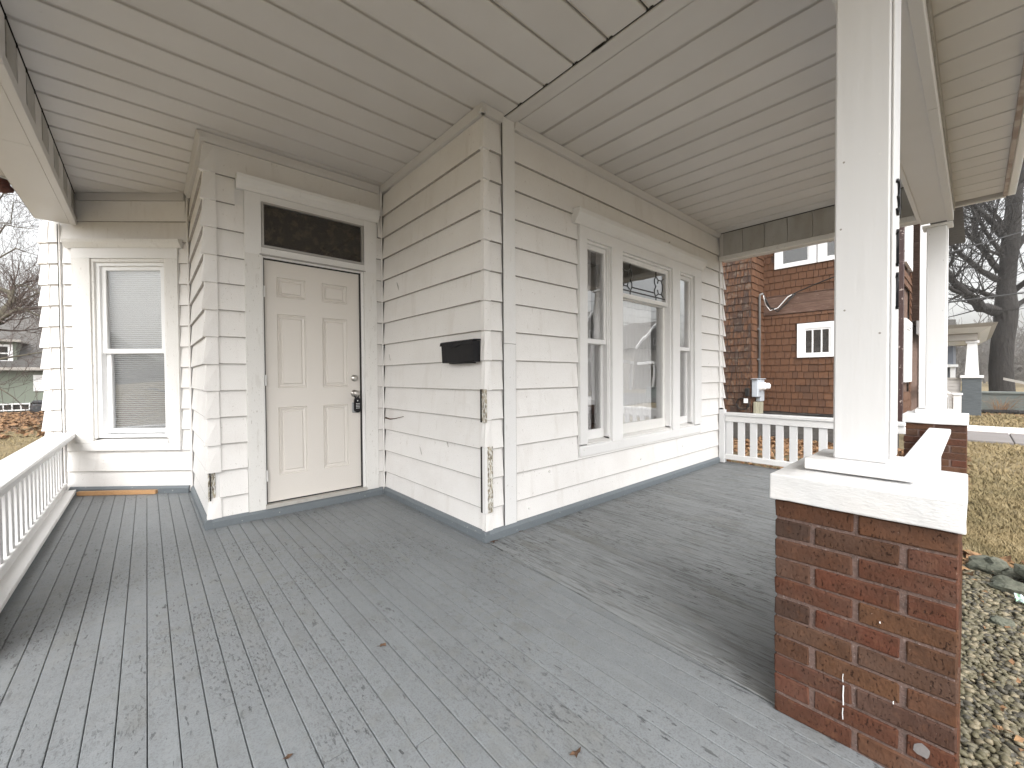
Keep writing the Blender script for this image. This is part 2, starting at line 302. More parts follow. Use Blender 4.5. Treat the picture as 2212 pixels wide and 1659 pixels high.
def ytop(x):   # where the house wall stands over the floor at x
    if x > -.02: return .02
    if x > XL: return LA+.03
    return JY+(XL-x)*.8387+.1
while x < -.01:
    x1 = x+PW; yt = ytop(x+.02)
    if x1 > seamx(-2.2):   # boards that meet the seam are cut to a taper
        ya = max(-2.2, x/.075+.02); yt_ = LA+.03 if x < -.02 else .03
        st = sorted(set([ya, min(.03, x1/.075), -.03, yt_])) if ya < -.03 else [-.03, yt_]
        V = []
        for yy in st:
            xr = min(x1, seamx(min(yy, 0))); xr = max(xr, x+.004)
            V += [(x+.0014, yy, -.028), (x+.0014, yy, -.002), (x+.0034, yy, 0), (xr-.0034, yy, 0), (xr-.0014, yy, -.002), (xr-.0014, yy, -.028)]
        q_ = len(st)-1; MB().add(V, [(5, 4, 3, 2, 1, 0), tuple(q_*6+j for j in range(6))]+[(k_*6+i, k_*6+(i+1) % 6, k_*6+6+(i+1) % 6, k_*6+6+i) for k_ in range(q_) for i in range(6)]).mk('floor_board', 'deck', fl)
    else:
        yb_ = -3.4 if x1 < -.24 else -2.2
        cut = random.choice([None, None, None, random.uniform(-1.5, 1.2)])
        if abs(x+1.28) < .05: cut = .55
        if cut is not None and cut < yt-.4:
            board(x, x1, yb_, cut-.001, 'deck'); board(x, x1, cut+.001, yt, 'deck')
        else: board(x, x1, yb_, yt, 'deck')
    x = x1
x = 0.004
while x < 4.0:
    board(x, min(x+PW, 4.16), -2.12, .03, 'deck2', skew=True); x += PW
MB().box(.2, 4.04, -2.15, -2.122, -.24, -.003).mk('floor_edge_board', 'base', fl)
MB().tube([(-2.44, -2.2, -.035), (-2.44, 4, -.035)], .05, 12).mk('floor_edge_roll', 'base', fl, smooth=True)
MB().box(-2.45, -2.38, -2.2, 3.95, GZ, -.07).mk('skirt_board', 'base', fl)
MB().box(3.98, 4.03, -2.1, 0, GZ, -.07).mk('skirt_board', 'base', fl)
MB().box(.2, 4.0, -2.14, -2.11, GZ, -.25).mk('skirt_board', 'base', fl)
MB().box(-2.42, -.25, -3.38, -2.116, -.25, -.06).mk('joist_bed', 'dark', fl)
MB().box(-.245, -.225, -3.4, -2.24, GZ, -.003).mk('floor_edge_board', 'base', fl)
MB().box(-2.42, -.25, -3.43, -3.401, GZ, -.003).mk('floor_edge_board', 'base', fl)

# ------------------------------------------------------------------ the white house
HS = empty('white_house', (0, 2, GZ), 'white wood house with lapped siding behind the wraparound porch', 'house')
SX = .208; Z0 = .014
def zc(k): return Z0+SX*k
OPEN_B = (1.01, 3.345, .47, 2.43); 
# structural walls behind the siding
def wallseg(fr, a0, a1, z0, z1, m='trim'): fr.b('wall_core', m, HS, a0, a1, -.15, -.022, z0, z1)
wallseg(FA, .151, LA-.151, GZ, H); 
for a0, a1, z0, z1 in ((.0, 1.06, GZ, H), (3.25, 4.08, GZ, H), (1.06, 3.25, GZ, .5), (1.06, 3.25, 2.4, H)): FB.b('wall_core', 'trim', HS, a0+(.0225 if a0 == 0 else 0), a1-(.0225 if a1 == 4.08 else 0), -.15, -.022, z0, z1)
for a0, a1, z0, z1 in ((XL+.0225, -1.06, GZ, H), (-.17, -.001, GZ, H), (-1.06, -.17, GZ, .09), (-1.06, -.17, 2.62, H), (-1.06, -.17, 2.14, 2.2)): FD.b('wall_core', 'trim', HS, a0, a1, -.15, -.022, z0, z1)
wallseg(FJ, .151, 1.369, GZ, H)
for a0, a1, z0, z1 in ((.0, .17, GZ, H), (1.0, GL-.02, GZ, H), (.17, 1.0, GZ, .5), (.17, 1.0, 2.4, H)): wallseg(FG, a0, a1, z0, z1)
wallseg(FH, .08, 2.4, GZ, H)
FE.b('wall_core', 'trim', HS, .151, 6, -.15, -.022, GZ, H)
FH.b('wall_core', 'trim', HS, 2.4, 2.55, -7, -.022, GZ, H)
# siding boards
def siding(fr, a0, a1, k0, k1, zlo=None, zhi=None, off=0., seams=()):
    for k in range(k0, k1):
        za = zc(k)+random.uniform(-.0015, .0015); zb = zc(k+1)
        if zlo is not None: za = max(za, zlo)
        if zhi is not None: zb = min(zb, zhi)
        if zb-za < .02: continue
        cuts = [a0]+[s for s in seams if a0+.05 < s < a1-.05 and random.random() < .16]+[a1]
        for c0, c1 in zip(cuts[:-1], cuts[1:]):
            n = max(1, int((c1-c0)/.5)); g = .0006 if len(cuts) > 2 else 0
            V = []
            for i in range(n+1):
                a = c0+g+(c1-c0-2*g)*i/n; wv = random.uniform(-.0003, .0003); dz = random.uniform(-.0012, .0012)
                V += [fr.p(a, -.02, za+dz), fr.p(a, off+wv, za+dz), fr.p(a, off+.0006+wv, za+.0036+dz), fr.p(a, off-.019, zb+.012), fr.p(a, -.0215, zb+.012)]
            Fs = [(0, 1, 2, 3, 4), tuple(n*5+j for j in (4, 3, 2, 1, 0))]
            for i in range(n):
                for j in range(5): Fs.append((i*5+j, i*5+(j+1) % 5, (i+1)*5+(j+1) % 5, (i+1)*5+j))
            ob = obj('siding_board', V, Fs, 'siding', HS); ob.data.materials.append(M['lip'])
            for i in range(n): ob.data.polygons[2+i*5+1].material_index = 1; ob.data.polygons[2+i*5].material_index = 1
TOP = 14
siding(FA, .034, LA-.002, 0, TOP, zhi=H-.03)
siding(FB, .052, .165, 0, TOP, zhi=H-.03)
# wall B: below, left, right and above the window
BK = .46
siding(FB, .288, XE+.19, 0, 2, seams=(1.9, 3.0)); siding(FB, .288, XE+.19, 2, 3, zhi=BK, seams=())
siding(FB, .288, 1.006, 2, 12); siding(FB, 3.348, XE+.02, 2, 12)
siding(FB, 1.007, 3.347, 11, 12, zlo=2.44)
siding(FB, .288, XE+.02, 12, TOP, zhi=H-.03, seams=(2.1,))
siding(FB, XE+.03, 4.045, 0, TOP, zhi=2.64)
# door wall
siding(FD, XL+.075, -1.148, 0, 12); siding(FD, -.062, -.002, 0, 12); siding(FD, XL+.075, -1.207, 12, 13); siding(FD, -.04, -.002, 12, 13)
FD.b('siding_board', 'siding', HS, -1.2065, -.041, -.02, -.008, 2.751, 2.725+.06); siding(FD, XL+.075, -.002, 13, TOP, zhi=H-.04)
siding(FJ, .034, 1.368, 0, TOP, zhi=H-.03)
siding(FG, .004, .1, 2, 12); siding(FG, 1.134, 1.23, 2, 12); siding(FG, 1.27, GL-.08, 0, 13)
siding(FG, .004, 1.235, 0, 2); siding(FG, .004, 1.262, 12, TOP, zhi=H-.06)
siding(FH, .03, 2.3, 0, 13); siding(FE, .03, 5.5, 0, 13)
FG.b('siding_board', 'siding', HS, .004, 1.235, -.02, -.004, zc(2)+.004, .438)
# corner caps at the outside corners
def caps(C, d1, n1, d2, n2, a, b, ks, flare=.01, name='corner_cap'):
    C = Vector((C[0], C[1], 0)); d1, n1, d2, n2 = [Vector((*q, 0)).normalized() for q in (d1, n1, d2, n2)]
    mt = (n1+n2)/(1+n1.dot(n2))
    for k in ks:
        za = zc(k)-.003+random.uniform(-.002, .002); zb = min(zc(k+1)+.004, H-.035)
        ta, tb = a+random.uniform(-.003, .003), b+random.uniform(-.003, .003)
        V = []
        for z, o in ((za, flare+random.uniform(-.002, .003)), (zb, -.012)):
            for P in (C+d1*ta+n1*(o*.6+.002), C+mt*o, C+d2*tb+n2*(o*.6+.002), C+d2*tb-n2*.0235, C-mt*.0235, C+d1*ta-n1*.0235): V.append((P.x, P.y, z))
        obj(name, V, [(5, 4, 3, 2, 1, 0), (6, 7, 8, 9, 10, 11)]+[(i, (i+1) % 6, 6+(i+1) % 6, 6+i) for i in range(6)], 'siding', HS)
caps((0, 0), (0, 1), (-1, 0), (1, 0), (0, -1), .035, .055, [k for k in range(TOP) if k not in (1, 2, 4)], .012)
caps((XL, LA), (0, 1), (-1, 0), (1, 0), (0, -1), .03, .085, [k for k in range(TOP) if k != 1], .016)
caps(gp, (-DG[0], -DG[1]), tuple(FG.n[:2]), (0, 1), (-1, 0), .085, .05, range(13), .012)
caps((4.08, 0), (-1, 0), (0, -1), (0, 1), (1, 0), .04, .05, range(12), .014)
# exposed old corner wood where caps are missing
MB().box(.004, .052, -.0175, .02, .2, .66).mk('old_corner_board', 'bare', HS)
MB().box(-.0185, .0035, -.0185, .012, .2, .66).mk('old_corner_board', 'trim', HS)
MB().box(-.0165, -.004, .0125, .034, .2, .66).mk('dark_gap', 'dark', HS)
for k in range(8):
    z = .222+k*.055; FB.prof(MB(), .056, .078, [(-.02, z), (-.012, z), (-.0165, z+.05), (-.02, z+.05)]).mk('old_clapboard', 'bare' if k % 3 == 1 else 'peel', HS)
MB().box(-.0185, .004, -.0175, .012, .83, 1.06).mk('old_corner_board', 'bare', HS); MB().box(-.0165, -.004, .0125, .034, .83, 1.06).mk('dark_gap', 'dark', HS); FB.prof(MB(), .005, .056, [(-.02, .845), (.002, .845), (-.015, 1.06), (-.02, 1.06)]).mk('siding_board', 'siding', HS)
FD.b('old_corner_board', 'bare', HS, XL+.004, XL+.05, -.02, -.012, .2, .45)
FJ.b('dark_gap', 'dark', HS, -.003, .03, -.02, -.013, .21, .44)
# vertical trims
for z0, z1 in ((.064, 1.383), (1.386, H-.004)): FB.b('corner_board', 'trim', HS, .172, .284, -.02, .006+(.002 if z1 > 2 else 0), z0, z1)
FB.tube = None
def rod(fr, a, off, z0, z1, r=.006, m='siding'): MB().tube([fr.p(a, off, z0), fr.p(a+random.uniform(-.002, .002), off, (z0+z1)/2), fr.p(a, off, z1)], r, 6).mk('joint_strip', m, HS)
rod(FA, LA-.008, .006, .07, H-.03); rod(FD, -.01, .006, .07, H-.03, .005); rod(FJ, 1.36, .006, .07, H-.04); rod(FG, 1.255, .0, .0, 2.69, .008); rod(FG, 1.268, .002, .0, 2.69, .004, 'dark')
rod(FB, XE+.022, .004, .7, 2.66, .009); rod(FB, .168, 0., .07, H-.01, .0035, 'dark'); rod(FB, .2865, 0., .07, H-.03, .0035, 'dark')
rod(FG, .008, .006, .07, 2.95, .006)
for fr, a in ((FD, -1.147), (FB, 1.008), (FB, 3.347), (FG, .102), (FG, 1.132)): rod(fr, a, -.003, .5, 2.4, .003, 'peel')
# crown strips under the ceiling
def crown(fr, a0, a1, dz=0., m='beam'):
    fr.prof(MB(), a0, a1, [(-.02, H-.052-dz), (.006, H-.052-dz), (.018, H-.03-dz), (.03, H-.004), (-.02, H-.004)]).mk('crown_strip', m, HS)
crown(FA, -.028, LA-.0); crown(FB, -.028, .168); crown(FB, .286, XE); crown(FD, XL-.01, -.03, .01); crown(FJ, -.03, 1.35); 
FG.b('crown_strip', 'beam', HS, .03, 1.07, -.02, .012, H-.075, H-.004)
FG.b('frieze_board', 'siding', HS, .03, 1.262, -.02, -.001, 2.735, H-.08)
# gray baseboards
def baseb(fr, a0, a1):
    fr.prof(MB(), a0, a1, [(-.02, 0.001), (.022, 0.001), (.022, .05), (.008, .072), (-.02, .072)]).mk('baseboard', 'base', HS)
baseb(FA, -.021, LA-.023); baseb(FB, -.0225, XE-.01); baseb(FD, XL-.021, -.024); baseb(FJ, -.0225, 1.34); baseb(FG, .03, 1.2)
# ---- front door
DR = empty('front_door', (-.62, LA, .1)); DR.parent = HS; DR.location = Vector((-.62, LA, .1))-ORG[HS]; ORG[DR] = Vector((-.62, LA, .1))
def pr(p, fr, name, m, a0, a1, o0, o1, z0, z1, **k): return fr.b(name, m, p, a0, a1, o0, o1, z0, z1, **k)
pr(DR, FD, 'door_casing', 'peel', -1.146, -1.028, -.02, .014, .071, 2.15); pr(DR, FD, 'door_casing', 'peel', -.186, -.066, -.02, .014, .073, 2.15)
pr(DR, FD, 'door_casing', 'trim', -1.145, -1.031, -.02, .0125, 2.151, 2.64); pr(DR, FD, 'door_casing', 'trim', -.184, -.066, -.02, .0125, 2.151, 2.64)
pr(DR, FD, 'head_casing', 'trim', -1.03, -.185, -.02, .012, 2.585, 2.64); pr(DR, FD, 'head_casing', 'trim', -1.03, -.185, -.03, .01, 2.16, 2.215)
FD.prof(MB(), -1.20, -.045, [(-.02, 2.642), (.02, 2.642), (.028, 2.665), (.05, 2.69), (.066, 2.72), (.07, 2.745), (-.02, 2.75)]).mk('door_crown', 'trim', DR)
for a0, a1, z0, z1 in ((-1.028, -1.018, .1, 2.15), (-.212, -.187, .1, 2.15)): pr(DR, FD, 'door_jamb', 'trim', a0, a1, -.14, -.006, z0, z1)
pr(DR, FD, 'door_jamb', 'trim', -1.018, -.212, -.14, -.004, 2.136, 2.158)
pr(DR, FD, 'weatherstrip', 'rubber', -1.018, -1.011, -.09, -.012, .105, 2.136); pr(DR, FD, 'weatherstrip', 'rubber', -.222, -.2125, -.09, -.012, .105, 2.136)
pr(DR, FD, 'weatherstrip', 'rubber', -1.018, -.2125, -.09, -.018, 2.127, 2.1355); pr(DR, FD, 'weatherstrip', 'rubber', -1.01, -.223, -.09, -.03, .103, .112)
pr(DR, FD, 'threshold', 'thresh', -1.03, -.186, -.14, .03, .0735, .102)
pr(DR, FD, 'metal_drip_cap', 'alu', -1.045, -.175, -.0, .022, 2.151, 2.1595)
# six-panel slab, raised mouldings on one skin
PA = [(-.918, -.692), (-.558, -.336)]; PZ = [(.327, .902), (1.064, 1.688), (1.829, 1.997)]
X_ = sorted([-1.010, -.223]+[q for t in PA for q in t]); Zs = sorted([.113, 2.126]+[q for t in PZ for q in t])
mb = MB(); OF = -.03
for i in range(5):
    for j in range(7):
        a0, a1, z0, z1 = X_[i], X_[i+1], Zs[j], Zs[j+1]
        if i in (1, 3) and j in (1, 3, 5):
            rings = [(0, 0), (.005, -.009), (.010, -.010), (.014, -.003), (.034, -.012), (.040, -.003)]
            Vr = []
            for ins, dz in rings: Vr += [FD.p(a0+ins, OF+dz, z0+ins), FD.p(a1-ins, OF+dz, z0+ins), FD.p(a1-ins, OF+dz, z1-ins), FD.p(a0+ins, OF+dz, z1-ins)]
            Fr = []
            for q in range(len(rings)-1):
                for s_ in range(4): Fr.append((q*4+s_, q*4+(s_+1) % 4, q*4+4+(s_+1) % 4, q*4+4+s_))
            q = (len(rings)-1)*4; Fr.append((q, q+1, q+2, q+3)); mb.add(Vr, Fr)
        else: mb.add([FD.p(a0, OF, z0), FD.p(a1, OF, z0), FD.p(a1, OF, z1), FD.p(a0, OF, z1)], [(0, 1, 2, 3)])
FD.box(mb, -1.010, -.223, -.072, -.043, .113, 2.126)
a0, a1, z0, z1 = -1.010, -.223, .113, 2.126
mb.add([FD.p(a, o, z) for o in (-.03, -.043) for a, z in ((a0, z0), (a1, z0), (a1, z1), (a0, z1))], [(0, 1, 5, 4), (1, 2, 6, 5), (2, 3, 7, 6), (3, 0, 4, 7)])
mb.mk('door_slab', 'door', DR)
for z in (.34, 1.13, 1.86): MB().tube([FD.p(-1.014, -.004, z-.045), FD.p(-1.014, -.004, z+.045)], .008, 8).mk('hinge', 'trim', DR)
MB().lathe(FD.p(-.277, OF, 1.143), (0, -1, 0), [(-.001, .031), (.008, .032), (.014, .027), (.02, .014), (.021, 0)], 24).mk('deadbolt', 'nickel', DR, smooth=True)
MB().lathe(FD.p(-.277, OF, 1.0), (0, -1, 0), [(-.001, .034), (.006, .034), (.01, .02), (.026, .012), (.034, .017), (.042, .026), (.056, .028), (.066, .022), (.07, .009), (.068, 0)], 24).mk('door_knob', 'nickel', DR, smooth=True)
# transom
TR = empty('transom_window', (0, 0, 0)); TR.parent = HS; TR.location = Vector((-.61, LA, 2.2))-ORG[HS]; ORG[TR] = Vector((-.61, LA, 2.2))
for a0, a1, z0, z1 in ((-1.028, -1.012, 2.217, 2.583), (-.21, -.19, 2.217, 2.583), (-1.012, -.21, 2.217, 2.235), (-1.012, -.21, 2.568, 2.583)): pr(TR, FD, 'transom_frame', 'alu', a0, a1, -.02, .0145, z0, z1)
pr(TR, FD, 'pane', 'dimglass', -1.012, -.21, -.006, -.002, 2.235, 2.568); pr(TR, FD, 'backing', 'amber', -1.03, -.18, -.02, -.012, 2.2, 2.6)
# lock box hanging on the knob: separate thing
LB = empty('key_lockbox', (-.272, LA-.07, .82), 'black push button key lockbox hanging from the front door knob', 'lockbox')
yb = LA+.03
def lb(name, m, V0): V0.mk(name, m, LB)
MB().tube([(-.272+math.cos(t)*.02, yb-.042, .985+math.sin(t)*.026) for t in [R(a) for a in range(-70, 251, 20)]], .006, 8).mk('shackle', 'black', LB, smooth=True)
mbx = MB()
prof = [(.028*math.cos(R(a)), .028*math.sin(R(a))) for a in range(180, 361, 20)]+[(.028, .085), (.024, .10), (.012, .115), (-.012, .115), (-.024, .10), (-.028, .085)]
def lens(mb, cx, cz, y0, y1, pr_):
    n = len(pr_); V = [(cx+a, y0, cz+b) for a, b in pr_]+[(cx+a, y1, cz+b) for a, b in pr_]
    return mb.add(V, [tuple(range(n)), tuple(range(2*n-1, n-1, -1))]+[(i, n+i, n+(i+1) % n, (i+1) % n) for i in range(n)])
lens(mbx, -.266, .848, yb-.052, yb-.026, prof).mk('keypad_cover', 'black', LB)
MB().cbox(-.305, -.246, yb-.0255, yb-.004, .818, .915, .006).mk('lockbox_body', 'grey', LB)
for r_ in range(4):
    for c_ in range(3): MB().lathe((-.278+c_*.012, yb-.052, .862+r_*.014), (0, -1, 0), [(-.001, .0038), (.0025, .0035), (.003, 0)], 8).mk('button', 'vinyl', LB)
MB().cbox(-.271, -.263, yb-.0545, yb-.051, .926, .936, .001).mk('button', 'vinyl', LB)
# ---- triple window in wall B
def part(name, loc, parent=HS):
    e = empty(name, loc); e.parent = parent; e.location = Vector(loc)-ORG[parent]; ORG[e] = Vector(loc); return e
TW = part('triple_window', (2.17, 0, .46))
def wb(name, m, *a, **k): return FB.b(name, m, TW, *a, **k)
wb('window_casing', 'trim', 1.012, 1.112, -.02, .02, .56, 2.33); wb('window_casing', 'trim', 1.475, 1.645, -.02, .022, .54, 2.33)
wb('window_casing', 'trim', 2.625, 2.785, -.02, .022, .54, 2.33); wb('window_casing', 'trim', 3.165, 3.343, -.02, .02, .56, 2.33)
wb('head_board', 'trim', 1.012, 3.343, -.02, .0185, 2.332, 2.43)
FB.prof(MB(), .945, 3.385, [(-.02, 2.432), (.022, 2.432), (.03, 2.45), (.055, 2.48), (.07, 2.51), (.074, 2.545), (-.02, 2.556)]).mk('window_crown', 'trim', TW)
FB.prof(MB(), 1.012, 3.343, [(-.02, .458), (.018, .458), (.018, .53), (.012, .545), (-.02, .545)]).mk('apron_board', 'trim', TW)
for a0, a1 in ((1.113, 1.474), (1.646, 2.624), (2.786, 3.164)):
    FB.prof(MB(), a0, a1, [(-.15, .55), (.008, .547), (.008, .56), (-.15, .585)]).mk('window_sill', 'peel', TW)
    wb('jamb', 'trim', a0-.0, a0+.018, -.15, -.004, .585, 2.331); wb('jamb', 'trim', a1-.018, a1, -.15, -.004, .585, 2.331); wb('jamb', 'trim', a0+.018, a1-.018, -.15, -.004, 2.31, 2.331)
def sash(fr, p, a0, a1, z0, z1, off, st=.045, bt=.05, tp=.04, m='trim', gm='oldglass', dep=.032):
    for q in ((a0, a0+st, z0, z1), (a1-st, a1, z0, z1), (a0+st, a1-st, z0, z0+bt), (a0+st, a1-st, z1-tp, z1)):
        fr.b('sash', m, p, q[0], q[1], off-dep, off, q[2], q[3])
    fr.b('pane', gm, p, a0+st, a1-st, off-dep*.6, off-dep*.6+.004, z0+bt, z1-tp)
for a0, a1 in ((1.132, 1.455), (2.805, 3.145)):
    sash(FB, TW, a0, a1, 1.44, 2.31, -.03, .036, .04, .04); sash(FB, TW, a0, a1, .575, 1.47, -.064, .036, .085, .035)
    wb('parting_strip', 'trim', a0-.004, a0+.012, -.03, -.012, .6, 2.31); wb('parting_strip', 'trim', a1-.012, a1+.004, -.03, -.012, .6, 2.31)
sash(FB, TW, 1.665, 2.605, 1.91, 2.31, -.03, .04, .045, .045, gm='glass'); sash(FB, TW, 1.665, 2.605, .575, 1.935, -.064, .048, .10, .035, m='peel')
wb('meeting_rail', 'peel', 1.70, 2.57, -.03, -.022, 1.912, 1.94)
# leaded transom: zigzag cames and hexagons
def came(P): MB().tube([FB.p(1.705+a*.86, -.046, 1.955+b*.31) for a, b in P], .0062, 5).mk('lead_came', 'lead', TW)
zig = [(0, 1), (0, .86), (.035, .72), (.035, .6), (0, .5), (.035, .38), (.035, .26), (0, .12), (0, 0)]
for s_, b0 in ((1, .2), (-1, .78)): came([(b0+s_*a, b) for a, b in zig])
for b0, s_ in ((.2, -1), (.78, 1)):
    came([(b0+s_*.01, .82), (b0+s_*.06, .74), (b0+s_*.13, .74), (b0+s_*.18, .82)]); came([(b0+s_*.01, .18), (b0+s_*.06, .26), (b0+s_*.13, .26), (b0+s_*.18, .18)])
    came([(b0+s_*.06, .74), (b0+s_*.04, .62)]); came([(b0+s_*.06, .26), (b0+s_*.04, .4)]); came([(b0+s_*.13, .74), (b0+s_*.16, .6), (b0+s_*.16, .4), (b0+s_*.13, .26)])
    came([(b0+s_*.0, .82), (b0+s_*.0, .98)])
came([(.235, .26), (.745, .26)]); came([(0, .12), (1, .12)])
# room behind and curtains
wb('room_wall', 'room', .2, 4.0, -2.4, -2.3, .0, 3.0); wb('room_floor', 'room', .2, 4.0, -2.3, -.155, .3, .35)
def curtain(fr, p, a0, a1, off, z0, z1, amp=.012, per=.07, m='curtain', name='curtain'):
    n = int((a1-a0)/.012); V = []; 
    for i in range(n+1):
        a = a0+(a1-a0)*i/n; o = off+amp*math.sin(2*math.pi*a/per+math.sin(a*9)*1.3); V += [fr.p(a, o, z0), fr.p(a, o*1.0+.0, z1)]
    return obj(name, V, [(2*i, 2*i+2, 2*i+3, 2*i+1) for i in range(n)], m, p, smooth=True)
curtain(FB, TW, 1.68, 2.47, -.17, .5, 1.97); curtain(FB, TW, 1.12, 1.2, -.2, .5, 2.35, .01, .05); curtain(FB, TW, 1.33, 1.48, -.22, .5, 2.35, .01, .05)
curtain(FB, TW, 2.95, 3.2, -.2, .5, 2.35, .01, .05)
# ---- window in the angled wall
SW = part('sash_window', FG.p(.62, 0, .47))
def wg(name, m, *a, **k): return FG.b(name, m, SW, *a, **k)
wg('window_casing', 'peel', .104, .218, -.02, .016, .51, 2.35); wg('window_casing', 'peel', .955, 1.13, -.02, .016, .51, 2.35)
wg('head_board', 'trim', .104, 1.13, -.02, .0145, 2.352, 2.45)
FG.prof(MB(), .06, 1.185, [(-.02, 2.452), (.02, 2.452), (.03, 2.468), (.05, 2.50), (.056, 2.53), (-.02, 2.545)]).mk('window_crown', 'peel', SW)
wg('apron_board', 'trim', .104, 1.165, -.02, .02, .435, .508)
FG.prof(MB(), .22, .953, [(-.14, .51), (.022, .509), (.024, .528), (-.14, .56)]).mk('window_sill', 'peel', SW)
for a0, a1, z0, z1 in ((.22, .245, .555, 2.35), (.93, .953, .555, 2.35), (.245, .93, 2.318, 2.35)): wg('jamb', 'peel', a0, a1, -.14, .0, z0, z1)
for a0, a1, z0, z1 in ((.245, .275, .56, 2.317), (.895, .93, .56, 2.317), (.275, .895, 2.285, 2.317), (.275, .895, .56, .59)): wg('vinyl_frame', 'vinyl', a0, a1, -.11, -.022, z0, z1)
sash(FG, SW, .275, .895, 1.41, 2.284, -.045, .04, .045, .04, 'vinyl', 'glass'); sash(FG, SW, .275, .895, .60, 1.445, -.08, .045, .045, .04, 'vinyl', 'glass')
mb = MB()
for k in range(83):
    z = .635+k*.0203
    FG.prof(mb, .29, .885, [(-.136, z), (-.118, z+.0125), (-.1175, z+.0132), (-.1365, z+.0007)])
mb.mk('blind', 'blind', SW)
FG.prof(MB(), .22, .953, [(-.17, .5), (-.165, .5), (-.165, 2.4), (-.17, 2.4)]).mk('backing', 'room', SW)

# ------------------------------------------------------------------ porch ceiling, roof, eaves, beams
PC = empty('porch_ceiling', (0, 0, H), kind='structure')
def vboard(along, p0, p1, a0, a1, z=H, th=.016, m='ceil', par=PC, g=.005, t2=.006, bead=.026):
    "panel board seen from below: flat, a shallow step and an open joint"
    jz = random.uniform(-.001, .001); z = z+jz
    out = [(p0+g, z+th), (p0+g, z+.004), (p0+g+.004, z), (p1-g-bead-.004, z), (p1-g-bead, z+.008), (p1-g-.007, z+.008), (p1-g-.003, z+.002), (p1-g, z+th)]
    n = len(out)
    f = (lambda a, q, zz: (a, q, zz)) if along == 'x' else (lambda a, q, zz: (q, a, zz))
    V = [f(a0, q, zz) for q, zz in out]+[f(a1, q, zz) for q, zz in out]
    obj('ceiling_board' if par is PC else 'soffit_board', V, [tuple(range(n)), tuple(range(2*n-1, n-1, -1))]+[(i, n+i, n+(i+1) % n, (i+1) % n) for i in range(n)], m, par)
P1 = .2425; y = -.158-P1*14
while y < 4.2:
    vboard('x', y, y+P1, -2.25, .185)
    y += P1
x = .305
while x < 3.88:
    vboard('y', x, min(x+P1+.0005, XE), -1.87, .02); x += P1+.0005
MB().cbox(.196, .30, -1.87, .03, H-.006, H+.012, .002).mk('seam_strip', 'ceil', PC)
MB().box(.184, .197, -1.87, .03, H+.002, H+.02).mk('dark_gap', 'dark', PC)
MB().tube([(.186, -.78, H+.001), (.186, -.84, H-.003), (.186, -.87, H+.001)], .008, 5).mk('torn_gap', 'dark', PC)
RF = empty('porch_roof', (0, 0, H+.02), kind='structure')
MB().box(-2.53, 4.4, 2.93, 8.0, H+.03, H+.12).mk('roof_deck', 'dark', RF); MB().box(-2.85, .3, -3.6, -2.451, H+.03, H+.12).mk('roof_deck', 'dark', RF); MB().box(-2.85, 4.4, -2.45, 2.929, H+.03, H+.12).mk('roof_deck', 'dark', RF)
MB().box(-2.86, 4.41, -2.44, 2.93, H+.125, H+.14).mk('roof_shingles', 'roof', RF)
# front beam (along x) with grooved outer frieze, left beam and end beam (along y)
ZB = 2.63
def beam(name, label): return empty(name, (0, 0, ZB), label, 'beam', 'boxed beams holding the porch roof')
FBm = beam('porch_beam', 'white boxed front beam running over the brick pier posts beside the eave soffit')
MB().box(-.17, 4.05, -2.085, -1.875, ZB, H-.005).mk('beam_box', 'beam', FBm)
for x0, x1 in ((-.18, 1.55), (1.552, 4.052)): MB().cbox(x0, x1, -2.10, -2.055, ZB-.012, ZB+.06, .003).mk('beam_lip', 'beam', FBm)
for x0, x1 in ((-.18, .6), (.602, 2.7), (2.702, 3.9)): MB().cbox(x0, x1, -1.89, -1.86, ZB-.010, ZB+.05, .003).mk('beam_lip', 'beam', FBm)
x = -.17
while x < 4.0: MB().box(x+.004, x+.218, -2.108, -2.086, ZB+.062, 2.768).mk('frieze_panel', 'beamdirty', FBm); x += .2205
EBm = beam('porch_beam', 'white boxed end beam with stained grooved panels above the far short railing')
MB().box(XE+.012, XE+.2, -1.873, -.003, 2.66, H-.005).mk('beam_box', 'beam', EBm)
MB().cbox(XE-.012, XE+.05, -1.86, -.003, 2.645, 2.70, .004).mk('beam_lip', 'peel', EBm)
y = -.05
while y > -1.86: MB().box(XE-.002, XE+.010, max(y-.236, -1.86), y-.004, 2.702, H-.008).mk('beam_panel', 'beamdirty', EBm); y -= .2425
ZL = 2.70
LBm = beam('porch_beam', 'white boxed left beam running from the camera side to the angled wall with the window')
MB().box(-2.50, -2.262, -3.5, 3.735, ZL+.0, H-.004).mk('beam_box', 'beam', LBm)
MB().hexa([(-2.50, 3.735, ZL), (-2.262, 3.735, ZL), (-2.262, 3.70, ZL), (-2.50, 3.735, ZL)]+[(-2.50, 3.735, H-.004), (-2.262, 3.735, H-.004), (-2.262, 3.70, H-.004), (-2.50, 3.735, H-.004)]) if False else None
for y0, y1 in ((-3.5, 1.9), (1.902, 3.72)): MB().cbox(-2.52, -2.288, y0, y1, ZL-.014, ZL-.001, .002).mk('beam_soffit', 'beam', LBm)
for y0, y1 in ((-3.5, .9), (.902, 3.695)): MB().cbox(-2.286, -2.24, y0, y1, ZL-.02, ZL+.045, .003).mk('beam_lip', 'beam', LBm)
y = -1.87
k = 0
while y < 3.68:
    y1 = min(y+P1, 3.69); MB().box(-2.2615, -2.252, y+.005, y1-.026, ZL+.05, H-.02).mk('beam_panel', 'beamdirty' if k % 2 == 0 else 'beam', LBm)
    MB().box(-2.2615, -2.256, y1-.017, y1-.003, ZL+.05, H-.02).mk('beam_panel', 'beamdirty', LBm); y += P1; k += 1
